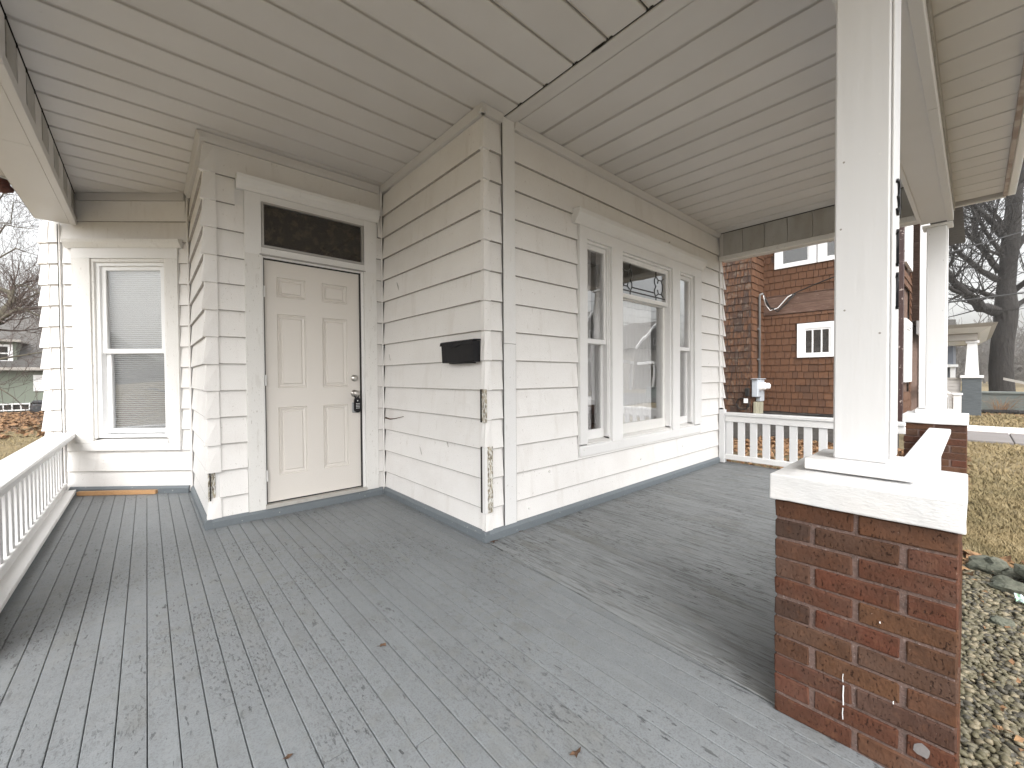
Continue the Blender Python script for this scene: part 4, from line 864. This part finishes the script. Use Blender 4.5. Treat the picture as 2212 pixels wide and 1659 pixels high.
# low painted brick wall
lw = empty('garden_wall', (22.9, -6, GZ), 'low grey green painted brick wall across the lawn in front of the big tree', 'wall')
MB().box(22.93, 23.2, -12, -1.6, GZ-.05, .38).mk('wall_body', 'greenwall', lw)
for k in range(10):
    z = GZ+k*.073
    for j in range(14): MB().box(22.9, 22.935, -2.0-.42*(j+1)+.006-.2*(k % 2), -2.0-.42*j-.2*(k % 2)-.006, z+.004, z+.068).mk('brick', 'greenwall', lw)
MB().cbox(22.84, 23.26, -12, -1.6, .381, .46, .01).mk('wall_coping', 'greenwall', lw)
MB().hexa([(24.0, -3.0, .9), (24.1, -3.0, .9), (24.1, -6, -.05), (24.0, -6, -.05), (24.0, -3.0, 1.0), (24.1, -3.0, 1.0), (24.1, -6, .05), (24.0, -6, .05)]).mk('slanted_handrail', 'taupe', label='grey handrail slanting down past the foot of the big tree', cat='handrail')
def shrub(name, c, h, n, m, label, cat, spread=.5, r=.006):
    mb = MB(); rr = random.Random(int(c[0]*10))
    for i in range(n):
        a = rr.uniform(0, 6.28); b = rr.uniform(.1, 1)*spread; hh = h*rr.uniform(.4, 1)
        p0 = Vector((c[0]+rr.uniform(-.15, .15), c[1]+rr.uniform(-.15, .15), GZ)); p1_ = p0+Vector((b*math.cos(a)*.5, b*math.sin(a)*.5, hh*.6)); p2_ = p1_+Vector((b*math.cos(a)*.7, b*math.sin(a)*.7, hh*.4*rr.uniform(-.5, 1)))
        mb.tube([p0, p1_, p2_], [r, r*.7, r*.35], 3, False)
    mb.mk(name, m, label=label, cat=cat)
shrub('dry_shrub', (22.3, -2.9, GZ), .9, 60, 'litter', 'dry leafless shrub sprawling against the low green wall', 'shrub', .8)
MB().tube([(21.9, -2.3, GZ+.08), (21.8, -3.2, GZ+.1), (21.9, -4.0, GZ+.08)], [.07, .09, .05], 8).mk('fallen_log', 'bark', label='dark fallen log lying on the lawn before the green wall', cat='log')
# houses further along the street
FHs = empty('blue_house', (34, 1.5, GZ), 'blue grey gabled house far off, seen through the porch opening', 'house')
MB().box(33, 38, -1.4, 6, GZ, 3.2).mk('house_body', 'bluegrey', FHs)
obj('roof', [(32.6, -1.9, 3.0), (32.6, 2.2, 5.0), (32.6, 6.4, 3.0), (38.4, -1.9, 3.0), (38.4, 2.2, 5.0), (38.4, 6.4, 3.0)], [(0, 2, 1), (3, 4, 5), (0, 1, 4, 3), (1, 2, 5, 4), (0, 3, 5, 2)], 'roof', FHs)
obj('gable_trim', [(32.5, -1.95, 2.9), (32.5, 2.2, 4.95), (32.5, 2.2, 5.15), (32.5, -1.95, 3.1), (32.6, -1.95, 2.9), (32.6, 2.2, 4.95), (32.6, 2.2, 5.15), (32.6, -1.95, 3.1)], [(0, 1, 2, 3), (4, 7, 6, 5), (0, 4, 5, 1), (3, 2, 6, 7), (0, 3, 7, 4)], 'vinyl', FHs)
MB().box(32.4, 33, -1.6, 4, 1.55, 1.7).mk('porch_beam', 'vinyl', FHs); MB().box(32.5, 32.7, -1.5, -1.3, GZ, 1.55).mk('column', 'vinyl', FHs)
MB().box(32.97, 33, -.9, .5, .3, 1.4).mk('window', 'dark', FHs)

# ------------------------------------------------------------------ green house at far left
GH = empty('green_house', (-4, 31, GZ), 'sage green lap sided house with dark roof beyond the left yard', 'house')
GF = Frame((-16, 28), (1, 0), (0, -1))
MB().box(-16, 4, 28.03, 37, GZ, 1.75).mk('house_body', 'greensid', GH)
mb = MB()
for k in range(13): z = .05+k*.128; GF.prof(mb, 0, 20, [(-.02, z), (.022, z), (.004, z+.126), (-.02, z+.126)])
mb.mk('lap_siding', 'greensid', GH)
obj('roof', [(-16.5, 27.6, 1.7), (4.5, 27.6, 1.7), (4.5, 32.5, 4.6), (-16.5, 32.5, 4.6), (4.5, 37.4, 1.7), (-16.5, 37.4, 1.7)], [(0, 1, 2, 3), (3, 2, 4, 5), (1, 4, 2), (0, 3, 5), (0, 5, 4, 1)], 'roof', GH)
MB().box(-16.5, 4.5, 27.5, 27.62, 1.62, 1.76).mk('gutter', 'taupe', GH)
GW = part('window', (-5.5, 28, .6), GH)
for q in ((-5.84, -5.74, .62, 1.4), (-5.2, -5.1, .62, 1.4), (-5.74, -5.2, 1.31, 1.4), (-5.74, -5.2, .62, .70), (-5.74, -5.2, .98, 1.04)): MB().box(q[0], q[1], 27.93, 28.0, q[2], q[3]).mk('window_frame', 'vinyl', GW)
MB().box(-5.74, -5.2, 27.97, 27.99, .7, 1.31).mk('pane', 'curtain', GW)
GD = part('dormer', (-7.2, 29, 2), GH)
MB().box(-8.5, -6.4, 28.3, 31, 1.9, 3.0).mk('dormer_body', 'greensid', GD)
for q in ((-7.7, -7.55, 2.0, 2.85), (-6.65, -6.5, 2.0, 2.85), (-7.55, -6.65, 2.75, 2.85), (-7.55, -6.65, 2.0, 2.1), (-7.55, -6.65, 2.40, 2.46)): MB().box(q[0], q[1], 28.22, 28.3, q[2], q[3]).mk('window_frame', 'vinyl', GD)
MB().box(-7.55, -6.65, 28.26, 28.29, 2.1, 2.75).mk('pane', 'dark', GD); MB().box(-8.7, -6.2, 28.0, 31, 2.98, 3.08).mk('dormer_roof', 'taupe', GD)
lt = empty('porch_skirting', (-7, 27.9, GZ), 'white framed skirting with dark square openings at the foot of the green house', 'skirting')
MB().box(-12, -5.95, 27.85, 27.92, .0, .06).mk('rail', 'vinyl', lt); MB().box(-12, -5.95, 27.85, 27.92, -.29, -.24).mk('rail', 'vinyl', lt)
for i in range(22): xx = -5.95-.27*i; MB().box(xx-.04, xx, 27.84, 27.93, -.3, .07).mk('stile', 'vinyl', lt)
MB().box(-12, -5.9, 27.94, 28.02, GZ, .06).mk('backing', 'dark', lt)
obj('side_path', [(-9.5, 24.0, GZ+.035), (-6.6, 23.9, GZ+.035), (-5.9, 26.2, GZ+.035), (-9.5, 26.6, GZ+.035)], [(0, 1, 2, 3)], 'kerbwhite', kind='structure')
gc = empty('covered_grill', (-5.55, 26.5, GZ), 'black covered barbecue grill standing by the green house', 'grill')
MB().cbox(-5.75, -5.0, 26.3, 26.8, GZ, .05, .06).mk('cover', 'blackbin', gc); MB().cbox(-5.7, -5.05, 26.35, 26.75, .0505, .22, .06).mk('lid_cover', 'blackbin', gc)

# ------------------------------------------------------------------ bare trees
def grow(mb, p, d, L, r, lev, rr, droop=.0, minr=.004, kids=(2, 4), sides=3, wig=.35, split=.62):
    n = 4 if lev > 1 else 3; pts = [p.copy()]; rad = [r]; dd = d.normalized()
    for i in range(n):
        dd = (dd+Vector((rr.uniform(-1, 1), rr.uniform(-1, 1), rr.uniform(-1, 1)))*wig*.5+Vector((0, 0, .06-droop))).normalized()
        p = p+dd*(L/n); pts.append(p.copy()); rad.append(max(minr*.6, r*(1-.5*(i+1)/n)))
    mb.tube(pts, rad, 5 if r > .03 else sides, False)
    if lev <= 0: return
    for c in range(rr.randint(*kids)):
        i = rr.randint(1, n); a = rr.uniform(.45, 1.1); ax = Vector((rr.uniform(-1, 1), rr.uniform(-1, 1), rr.uniform(-1, 1))).cross(dd)
        if ax.length < .1: continue
        nd = (Matrix.Rotation(a, 3, ax.normalized()) @ dd)
        grow(mb, pts[i], nd, L*rr.uniform(.5, .8), max(minr, rad[i]*split), lev-1, rr, droop, minr, kids, sides, wig, split)
    grow(mb, p, dd, L*.8, max(minr, rad[-1]*.95), lev-1, rr, droop, minr, kids, sides, wig, split)
def tree(loc, label, trunk, limbs, m, mt, seed, lev, minr=.006, twigL=1.2, kids=(2, 3), name='bare_tree', grp=None):
    trunk = [(p, r*.66) for p, r in trunk]; limbs = [[(p, r*.68) for p, r in L] for L in limbs]
    t = empty(name, loc, label, 'tree', grp); rr = random.Random(seed)
    mb = MB(); mb.tube([p for p, r in trunk], [r for p, r in trunk], 20)
    V = []
    for v in mb.V:
        q = Vector(v); k_ = noise.noise(Vector((q.x*2.2, q.y*2.2, q.z*.5)))*.08; c = Vector((loc[0], loc[1], q.z)); 
        V.append(tuple(q+(q-c).normalized()*k_ if (q-c).length > .01 and q.z < 8 else q))
    obj('trunk', V, mb.F, m, t, smooth=True)
    lm = MB(); tw = MB()
    for L in limbs:
        pts = [Vector(p) for p, r in L]; rad = [r for p, r in L]
        # smooth resample
        P2 = []; R2 = []
        for i in range(len(pts)-1):
            for s_ in (0, .33, .66): P2.append(pts[i].lerp(pts[i+1], s_)+Vector((rr.uniform(-1, 1), rr.uniform(-1, 1), rr.uniform(-1, 1)))*rad[i]*.18); R2.append(rad[i]+(rad[i+1]-rad[i])*s_)
        P2.append(pts[-1]); R2.append(rad[-1]); lm.tube(P2, R2, 9)
        for i in range(2, len(P2)):
            dd = (P2[i]-P2[i-1]).normalized()
            for c in range(rr.randint(*kids)):
                ax = Vector((rr.uniform(-1, 1), rr.uniform(-1, 1), rr.uniform(-1, 1))).cross(dd)
                if ax.length < .1: continue
                nd = Matrix.Rotation(rr.uniform(.5, 1.2), 3, ax.normalized()) @ dd
                grow(tw, P2[i], nd, twigL*rr.uniform(.7, 1.2), min(.035, R2[i]*.35), lev, rr, .0, minr)
        grow(tw, P2[-1], dd, twigL*1.2, R2[-1]*.9, lev+1, rr, 0, minr)
    lm.mk('limbs', m, t, smooth=True); tw.mk('crown', mt, t)
    return t
T = lambda u, v, d: far(u, v, d)
k3 = lambda u, v, d: far(2016+.1736*u, 403.2+.1736*v, d)
base = far(2165, 850, 20); base.z = GZ-.1
limbs = [
 [(k3(790, 1560, 20), .36), (k3(600, 1500, 19.7), .33), (k3(430, 1350, 19.4), .27), (k3(290, 1220, 19), .22), (k3(150, 1040, 18.8), .17), (k3(-100, 800, 18.4), .1), (k3(-300, 600, 18), .05)],
 [(k3(430, 1350, 19.4), .17), (k3(250, 1290, 19), .12), (k3(100, 1190, 18.6), .09), (k3(-150, 1100, 18), .04)],
 [(k3(760, 1380, 20), .2), (k3(560, 1300, 20.4), .13), (k3(400, 1270, 20.8), .12)],
 [(k3(800, 1160, 20), .22), (k3(600, 1050, 20), .17), (k3(400, 900, 20), .14), (k3(290, 790, 19.8), .12), (k3(150, 650, 19.6), .09), (k3(-60, 480, 19), .05)],
 [(k3(830, 1060, 20.2), .2), (k3(700, 900, 20.3), .18), (k3(580, 720, 20.5), .16), (k3(500, 560, 20.6), .12), (k3(510, 400, 20.8), .1), (k3(520, 250, 21), .08), (k3(430, 50, 21), .05)],
 [(k3(560, 700, 20.5), .13), (k3(420, 580, 20.3), .12), (k3(300, 470, 20), .1), (k3(180, 360, 19.8), .07), (k3(0, 200, 19), .04)],
 [(k3(860, 820, 20), .16), (k3(740, 690, 20), .12), (k3(640, 540, 20), .11), (k3(560, 400, 20), .1), (k3(480, 250, 20), .09), (k3(350, 100, 20), .05)],
 [(k3(870, 870, 20), .13), (k3(760, 820, 20), .09), (k3(640, 790, 20), .08), (k3(580, 720, 20.4), .09)],
 [(k3(860, 620, 20), .22), (k3(740, 450, 19.8), .18), (k3(620, 340, 19.6), .15), (k3(500, 230, 19.4), .12), (k3(350, 120, 19), .07)],
 [(k3(880, 560, 20), .15), (k3(810, 400, 20), .12), (k3(700, 280, 20), .1), (k3(600, 180, 20), .07)],
 [(k3(1000, 1300, 20), .2), (k3(1180, 1150, 19.5), .16), (k3(1400, 950, 19), .1), (k3(1700, 800, 18.5), .05)],
 [(k3(1000, 1500, 20), .2), (k3(1200, 1370, 20), .13), (k3(1500, 1250, 20), .07)],
 [(k3(950, 900, 20), .2), (k3(1130, 620, 20), .15), (k3(1300, 420, 20), .1)],
 [(k3(1000, 300, 20), .3), (k3(1060, 120, 20), .25), (k3(1100, -150, 20), .16), (k3(1150, -500, 20), .08)],
 [(k3(960, 260, 20), .22), (k3(930, 60, 20), .16), (k3(850, -200, 20), .1)]]
trunk = [(base-Vector((0, 0, .2)), .78), (base+Vector((0, 0, .3)), .66), (far(2163, 790, 20), .57), (far(2166, 740, 20), .55), (far(2172, 700, 20), .60), (far(2172, 670, 20), .64), (far(2173, 620, 20), .5), (far(2178, 570, 20), .44), (far(2184, 510, 20), .48), (far(2190, 440, 20), .40), (far(2196, 400, 20), .33)]
tree(tuple(base), 'huge dark bare tree with spreading limbs behind the low green wall', trunk, limbs, 'bark', 'bark', 5, 2, .0045, 1.7, (1, 2))
# left yard trees
k4 = lambda u, v, d: far(.1909*u, 403.2+.1909*v, d)
b2_ = far(-120, 900, 13); b2_.z = GZ
limbs2 = [
 [(k4(-500, 1900, 13), .3), (k4(-150, 1600, 13), .27), (k4(60, 1420, 13), .2), (k4(150, 1300, 13), .14), (k4(110, 1200, 13), .11), (k4(-60, 1130, 13), .07), (k4(-300, 950, 13), .04)],
 [(k4(60, 1450, 13), .09), (k4(200, 1370, 12.8), .06), (k4(350, 1420, 12.6), .04), (k4(480, 1480, 12.4), .025)],
 [(k4(140, 1250, 13), .06), (k4(170, 1120, 13), .045), (k4(300, 1120, 12.8), .035), (k4(460, 1210, 12.6), .02)],
 [(k4(170, 1330, 13), .06), (k4(290, 1270, 12.9), .04), (k4(450, 1200, 12.8), .025)],
 [(k4(-100, 1600, 13), .1), (k4(50, 1470, 12.8), .06), (k4(170, 1400, 12.6), .04), (k4(330, 1380, 12.5), .02)],
 [(k4(-200, 900, 14), .05), (k4(0, 800, 14), .035), (k4(180, 700, 14), .03), (k4(300, 740, 14), .02)],
 [(k4(-200, 700, 14), .05), (k4(0, 520, 14), .035), (k4(60, 430, 14), .03), (k4(200, 460, 14), .02), (k4(400, 480, 14), .012)],
 [(k4(-200, 450, 14), .05), (k4(-50, 200, 14), .035), (k4(40, 80, 14), .03), (k4(150, 90, 14), .015)],
 [(k4(-100, 400, 14), .03), (k4(120, 420, 14), .022), (k4(150, 180, 14), .018), (k4(300, 170, 14), .01)],
 [(k4(-300, 2300, 12), .05), (k4(0, 1950, 12), .04), (k4(300, 1900, 12), .03), (k4(500, 1870, 12), .02)],
 [(k4(-300, 2500, 12), .05), (k4(-50, 2250, 12), .035), (k4(150, 2380, 12), .02)]]
tree(tuple(b2_), 'bare olive barked tree leaning in from the left edge beside the angled wall', [(b2_, .38), (far(-120, 850, 13), .34), (k4(-500, 1900, 13), .3)], limbs2, 'bark2', 'twig', 11, 2, .004, .9, (1, 2))
# thicket behind
def thicket(c, label, seed, hgt, lev=4, n=9, spr=.35, minr=.007):
    t = empty('bare_tree', c, label, 'tree', 'bare trees in the yard behind the left side'); rr = random.Random(seed); c = Vector(c)
    tr = MB(); tr.tube([c, c+Vector((.1, 0, hgt*.3)), c+Vector((0, .1, hgt*.5))], [.16, .13, .1], 8).mk('trunk', 'bark2', t); tw = MB()
    for i in range(n):
        a = rr.uniform(0, 6.28); z = hgt*rr.uniform(.35, .6)
        grow(tw, c+Vector((0, 0, z)), Vector((math.cos(a)*spr*2.2, math.sin(a)*spr*2.2, rr.uniform(.15, 1.2))), hgt*.33, .05, lev, rr, 0, minr, (2, 3), 3, .4)
    tw.mk('crown', 'twig', t)
thicket((-9.6, 25, GZ), 'brown twiggy bare tree nearest to the green house dormer', 21, 5.6, 4, 16)
thicket((-9.5, 39, GZ), 'tall brown bare tree behind the green house roof', 23, 7.5, 4, 16)
thicket((-4.5, 39.5, GZ), 'tall thin bare tree behind the green house, closest to the wall corner', 24, 7.5, 4, 16)
# far wood right of the porch, fading into the haze
mb = MB(); rr = random.Random(31)
for i in range(150):
    c = Vector((rr.uniform(70, 110), rr.uniform(-45, 12), GZ)); grow(mb, c, Vector((0, 0, 1)), rr.uniform(2.5, 4), .15, 3, rr, 0, .035, (3, 4), 3, .45, .6)
mb.mk('far_wood', 'farwood', kind='stuff')
V = []; Fs = []
for i in range(60):
    y = -90+i*2.5; V += [(118, y, GZ-1), (120+8*noise.noise(Vector((y*.05, 0, 0))), y, 5+3*noise.noise(Vector((y*.06, 3, 0)))+1.2*noise.noise(Vector((y*.5, 1, 0)))), (140, y, GZ-1)]
for i in range(59): a = i*3; Fs += [(a, a+3, a+4, a+1), (a+1, a+4, a+5, a+2)]
obj('far_hill', V, Fs, 'farwood', kind='structure')

# ------------------------------------------------------------------ houses across the street (seen in the window reflections)
def acrosshouse(x, w_, label, m, gab=True):
    h = empty('street_house', (x, -28, GZ), label, 'house')
    MB().box(x-w_/2, x+w_/2, -34, -25, GZ, 4.6).mk('house_body', m, h)
    obj('roof', [(x-w_/2-.5, -24.5, 4.5), (x+w_/2+.5, -24.5, 4.5), (x, -24.5, 8.2), (x-w_/2-.5, -34.5, 4.5), (x+w_/2+.5, -34.5, 4.5), (x, -34.5, 8.2)], [(0, 1, 2), (3, 5, 4), (0, 2, 5, 3), (1, 4, 5, 2), (0, 3, 4, 1)], 'roof', h)
    for s_ in (-1, 1):
        obj('gable_trim', [(x, -24.35, 8.3), (x, -24.35, 7.95), (x+s_*(w_/2+.6), -24.35, 4.35), (x+s_*(w_/2+.6), -24.35, 4.7), (x, -24.48, 8.3), (x, -24.48, 7.95), (x+s_*(w_/2+.6), -24.48, 4.35), (x+s_*(w_/2+.6), -24.48, 4.7)], [(0, 1, 2, 3), (4, 7, 6, 5), (0, 3, 7, 4), (1, 5, 6, 2), (2, 6, 7, 3), (0, 4, 5, 1)], 'vinyl', h)
    for k in (-1, 0, 1):
        wn = part('window', (x+k*.8, -25, 5), h); MB().box(x+k*.8-.32, x+k*.8+.32, -24.46, -24.4, 5.0, 6.0).mk('window_frame', 'vinyl', wn); MB().box(x+k*.8-.22, x+k*.8+.22, -24.395, -24.38, 5.1, 5.9).mk('pane', 'dark', wn)
    MB().box(x-w_/2, x+w_/2, -24.6, -22.5, 2.6, 2.9).mk('porch_roof', 'vinyl', h)
    for k in range(4): MB().box(x-w_/2+.1+k*(w_-.5)/3, x-w_/2+.4+k*(w_-.5)/3, -22.9, -22.6, GZ, 2.6).mk('porch_column', 'vinyl', h)
acrosshouse(34, 9, 'grey gabled house with white porch across the street, mirrored in the wide window', 'lap'); acrosshouse(47, 9, 'second gabled house across the street, farther along', 'taupe'); acrosshouse(20, 8, 'dark gabled house across the street, nearest to the porch', 'bluegrey')
for k, z in enumerate((6.2, 6.9, 7.6)):
    MB().tube([(-30, -18, z), (10, -18.3, z-.5), (60, -18, z)], .02, 4).mk('overhead_wire', 'cable', label=['lowest', 'middle', 'highest'][k]+' utility wire running along the street', cat='wire')

# ------------------------------------------------------------------ ground cover
rr = random.Random(77)
# pebbles beside the pier
ico = bmesh.new(); bmesh.ops.create_icosphere(ico, subdivisions=1, radius=1); IV = [v.co.copy() for v in ico.verts]; IF = [tuple(v.index for v in f.verts) for f in ico.faces]; ico.free()
PB = {m_: ([], []) for m_ in ('pebble', 'pebble2', 'pebble3', 'pebble4')}
def inbed(x, y): return y < -2.2 and y > -3.4 and x < 2.75+.15*math.sin(y*5)
for i in range(15000):
    x, y = rr.uniform(.1, 2.95), rr.uniform(-3.4, -2.2)
    if not inbed(x, y): continue
    s_ = rr.uniform(.009, .018); Vp, Fp = PB[rr.choice(('pebble', 'pebble4', 'pebble3', 'pebble2', 'pebble4'))]; M3 = Matrix.Rotation(rr.uniform(0, 6.3), 3, 'Z') @ Matrix.Rotation(rr.uniform(-.5, .5), 3, 'X')
    sc = Vector((s_*rr.uniform(1, 1.7), s_*rr.uniform(.8, 1.1), s_*rr.uniform(.5, .8))); c = Vector((x, y, GZ+rr.uniform(.028, .045)))
    k = len(Vp); Vp += [tuple(c+M3 @ Vector((v.x*sc.x, v.y*sc.y, v.z*sc.z))) for v in IV]; Fp += [(a+k, b+k, d+k) for a, b, d in IF]
for m_, (Vp, Fp) in PB.items(): obj('gravel', Vp, Fp, m_, kind='stuff', smooth=True)
obj('gravel_bed', [(-.5, -3.6, GZ+.03), (2.9, -3.6, GZ+.03), (2.9, -2.2, GZ+.03), (-.5, -2.2, GZ+.03)], [(0, 1, 2, 3)], 'soil', kind='structure')
# rocks
def rock(c, s_, label, seed):
    bm = bmesh.new(); bmesh.ops.create_icosphere(bm, subdivisions=3, radius=1)
    for v in bm.verts:
        n_ = noise.noise(v.co*1.3+Vector((seed, 0, 0)))*.5+noise.noise(v.co*4+Vector((seed, 0, 0)))*.14
        v.co *= 1+n_; v.co = Vector((v.co.x*s_[0], v.co.y*s_[1], v.co.z*s_[2]))+Vector(c)
    V = [tuple(v.co) for v in bm.verts]; Fs = [tuple(v.index for v in f.verts) for f in bm.faces]; bm.free()
    obj('edging_rock', V, Fs, 'rock', label=label, cat='rock', group='mossy rocks edging the gravel')
rock((2.9, -2.35, GZ+.05), (.14, .12, .08), 'flat mossy rock closest to the pier at the gravel edge', 1)
rock((2.75, -2.62, GZ+.08), (.2, .15, .13), 'largest dark mossy rock at the edge of the gravel', 2); rock((2.6, -2.42, GZ+.04), (.12, .1, .06), 'small grey rock on the gravel in front of the larger ones', 3)
rock((1.95, -2.36, GZ+.03), (.07, .06, .04), 'lone dark grey stone among the pebbles', 4)
# crumpled wrapper
V = []; Fs = []
for j in range(7):
    for i in range(9): V.append((2.3+i*.016+rr.uniform(-.006, .006), -2.52+j*.016+rr.uniform(-.006, .006), GZ+.06+rr.uniform(0, .03)))
for j in range(6):
    for i in range(8): a = j*9+i; Fs.append((a, a+1, a+10, a+9))
wr = obj('plastic_wrapper', V, Fs, 'plastic', label='crumpled clear and green plastic wrapper on the gravel by the rocks', cat='litter'); sm = wr.modifiers.new('s', 'SOLIDIFY'); sm.thickness = .001
# leaf litter
def leaves(name, boxes, n, s0, s1, z=GZ, m='litter'):
    V = []; Fs = []
    for i in range(n):
        b = rr.choice(boxes); x, y = rr.uniform(b[0], b[1]), rr.uniform(b[2], b[3]); s_ = rr.uniform(s0, s1); a = rr.uniform(0, 6.3); t = rr.uniform(-.7, .7); u = rr.uniform(-.7, .7)
        zz = z+rr.uniform(.01, .05); ca, sa = math.cos(a)*s_, math.sin(a)*s_; k = len(V)
        V += [(x+ca, y+sa, zz+t*s_), (x-sa*.6, y+ca*.6, zz+u*s_), (x-ca, y-sa, zz-t*s_*.5), (x+sa*.6, y-ca*.6, zz-u*s_+.01)]; Fs += [(k, k+1, k+2), (k, k+2, k+3)]
    obj(name, V, Fs, m, kind='stuff')
leaves('leaf_litter', [(4.6, 9.2, -2.2, 1.2), (7, 9.2, -2, 1), (7.6, 9.25, -1.5, 3)], 5200, .03, .06)
leaves('leaf_litter', [(-14, -3, 14, 27), (-10, -4.5, 18, 26)], 12000, .05, .1)
leaves('leaf_litter', [(.3, 2.8, -3.2, -2.25)], 200, .008, .02, GZ+.03)
leaves('leaf_litter', [(20.5, 22.8, -5, -1.8), (2.6, 3.3, -3.2, -2.1)], 500, .03, .06)
# straw coloured lawn blades where the lawn is near
def blades(boxes, n, h0, h1, m='straw'):
    V = []; Fs = []
    for i in range(n):
        b = rr.choice(boxes); x, y = rr.uniform(b[0], b[1]), rr.uniform(b[2], b[3]); a = rr.uniform(0, 6.3); h = rr.uniform(h0, h1); ln = rr.uniform(.4, 1.6)*h
        w_ = .0035*(1+.15*abs(x)); dx, dy = math.cos(a), math.sin(a); k = len(V)
        V += [(x-dy*w_, y+dx*w_, GZ), (x+dy*w_, y-dx*w_, GZ), (x+dx*ln, y+dy*ln, GZ+h)]; Fs.append((k, k+1, k+2))
    obj('dead_grass', V, Fs, m, kind='stuff')
blades([(2.9, 6, -3.4, -2.1), (2.9, 4.5, -3.2, -2.1), (2.9, 8, -4, -1.8)], 42000, .02, .05)
blades([(6, 11.7, -5, -1.5), (14.6, 22.8, -6, -1.5)], 42000, .03, .07)
blades([(-14, -2.6, 5, 20), (-8, -2.6, 6, 16)], 30000, .03, .07)

# ------------------------------------------------------------------ light fog over the street
hz = MB().box(-90, 145, -70, 75, GZ-1, 13.5).mk('haze', M['glass'], kind='stuff')
hm = bpy.data.materials.new('haze'); hm.use_nodes = True; hn = hm.node_tree; hn.nodes.clear()
ho = hn.nodes.new('ShaderNodeOutputMaterial'); pv = hn.nodes.new('ShaderNodeVolumePrincipled'); pv.inputs['Color'].default_value = (.93, .94, .95, 1); pv.inputs['Density'].default_value = .0009
hn.links.new(pv.outputs[0], ho.inputs['Volume']); hz.data.materials.clear(); hz.data.materials.append(hm)
SC.cycles.volume_bounces = 1
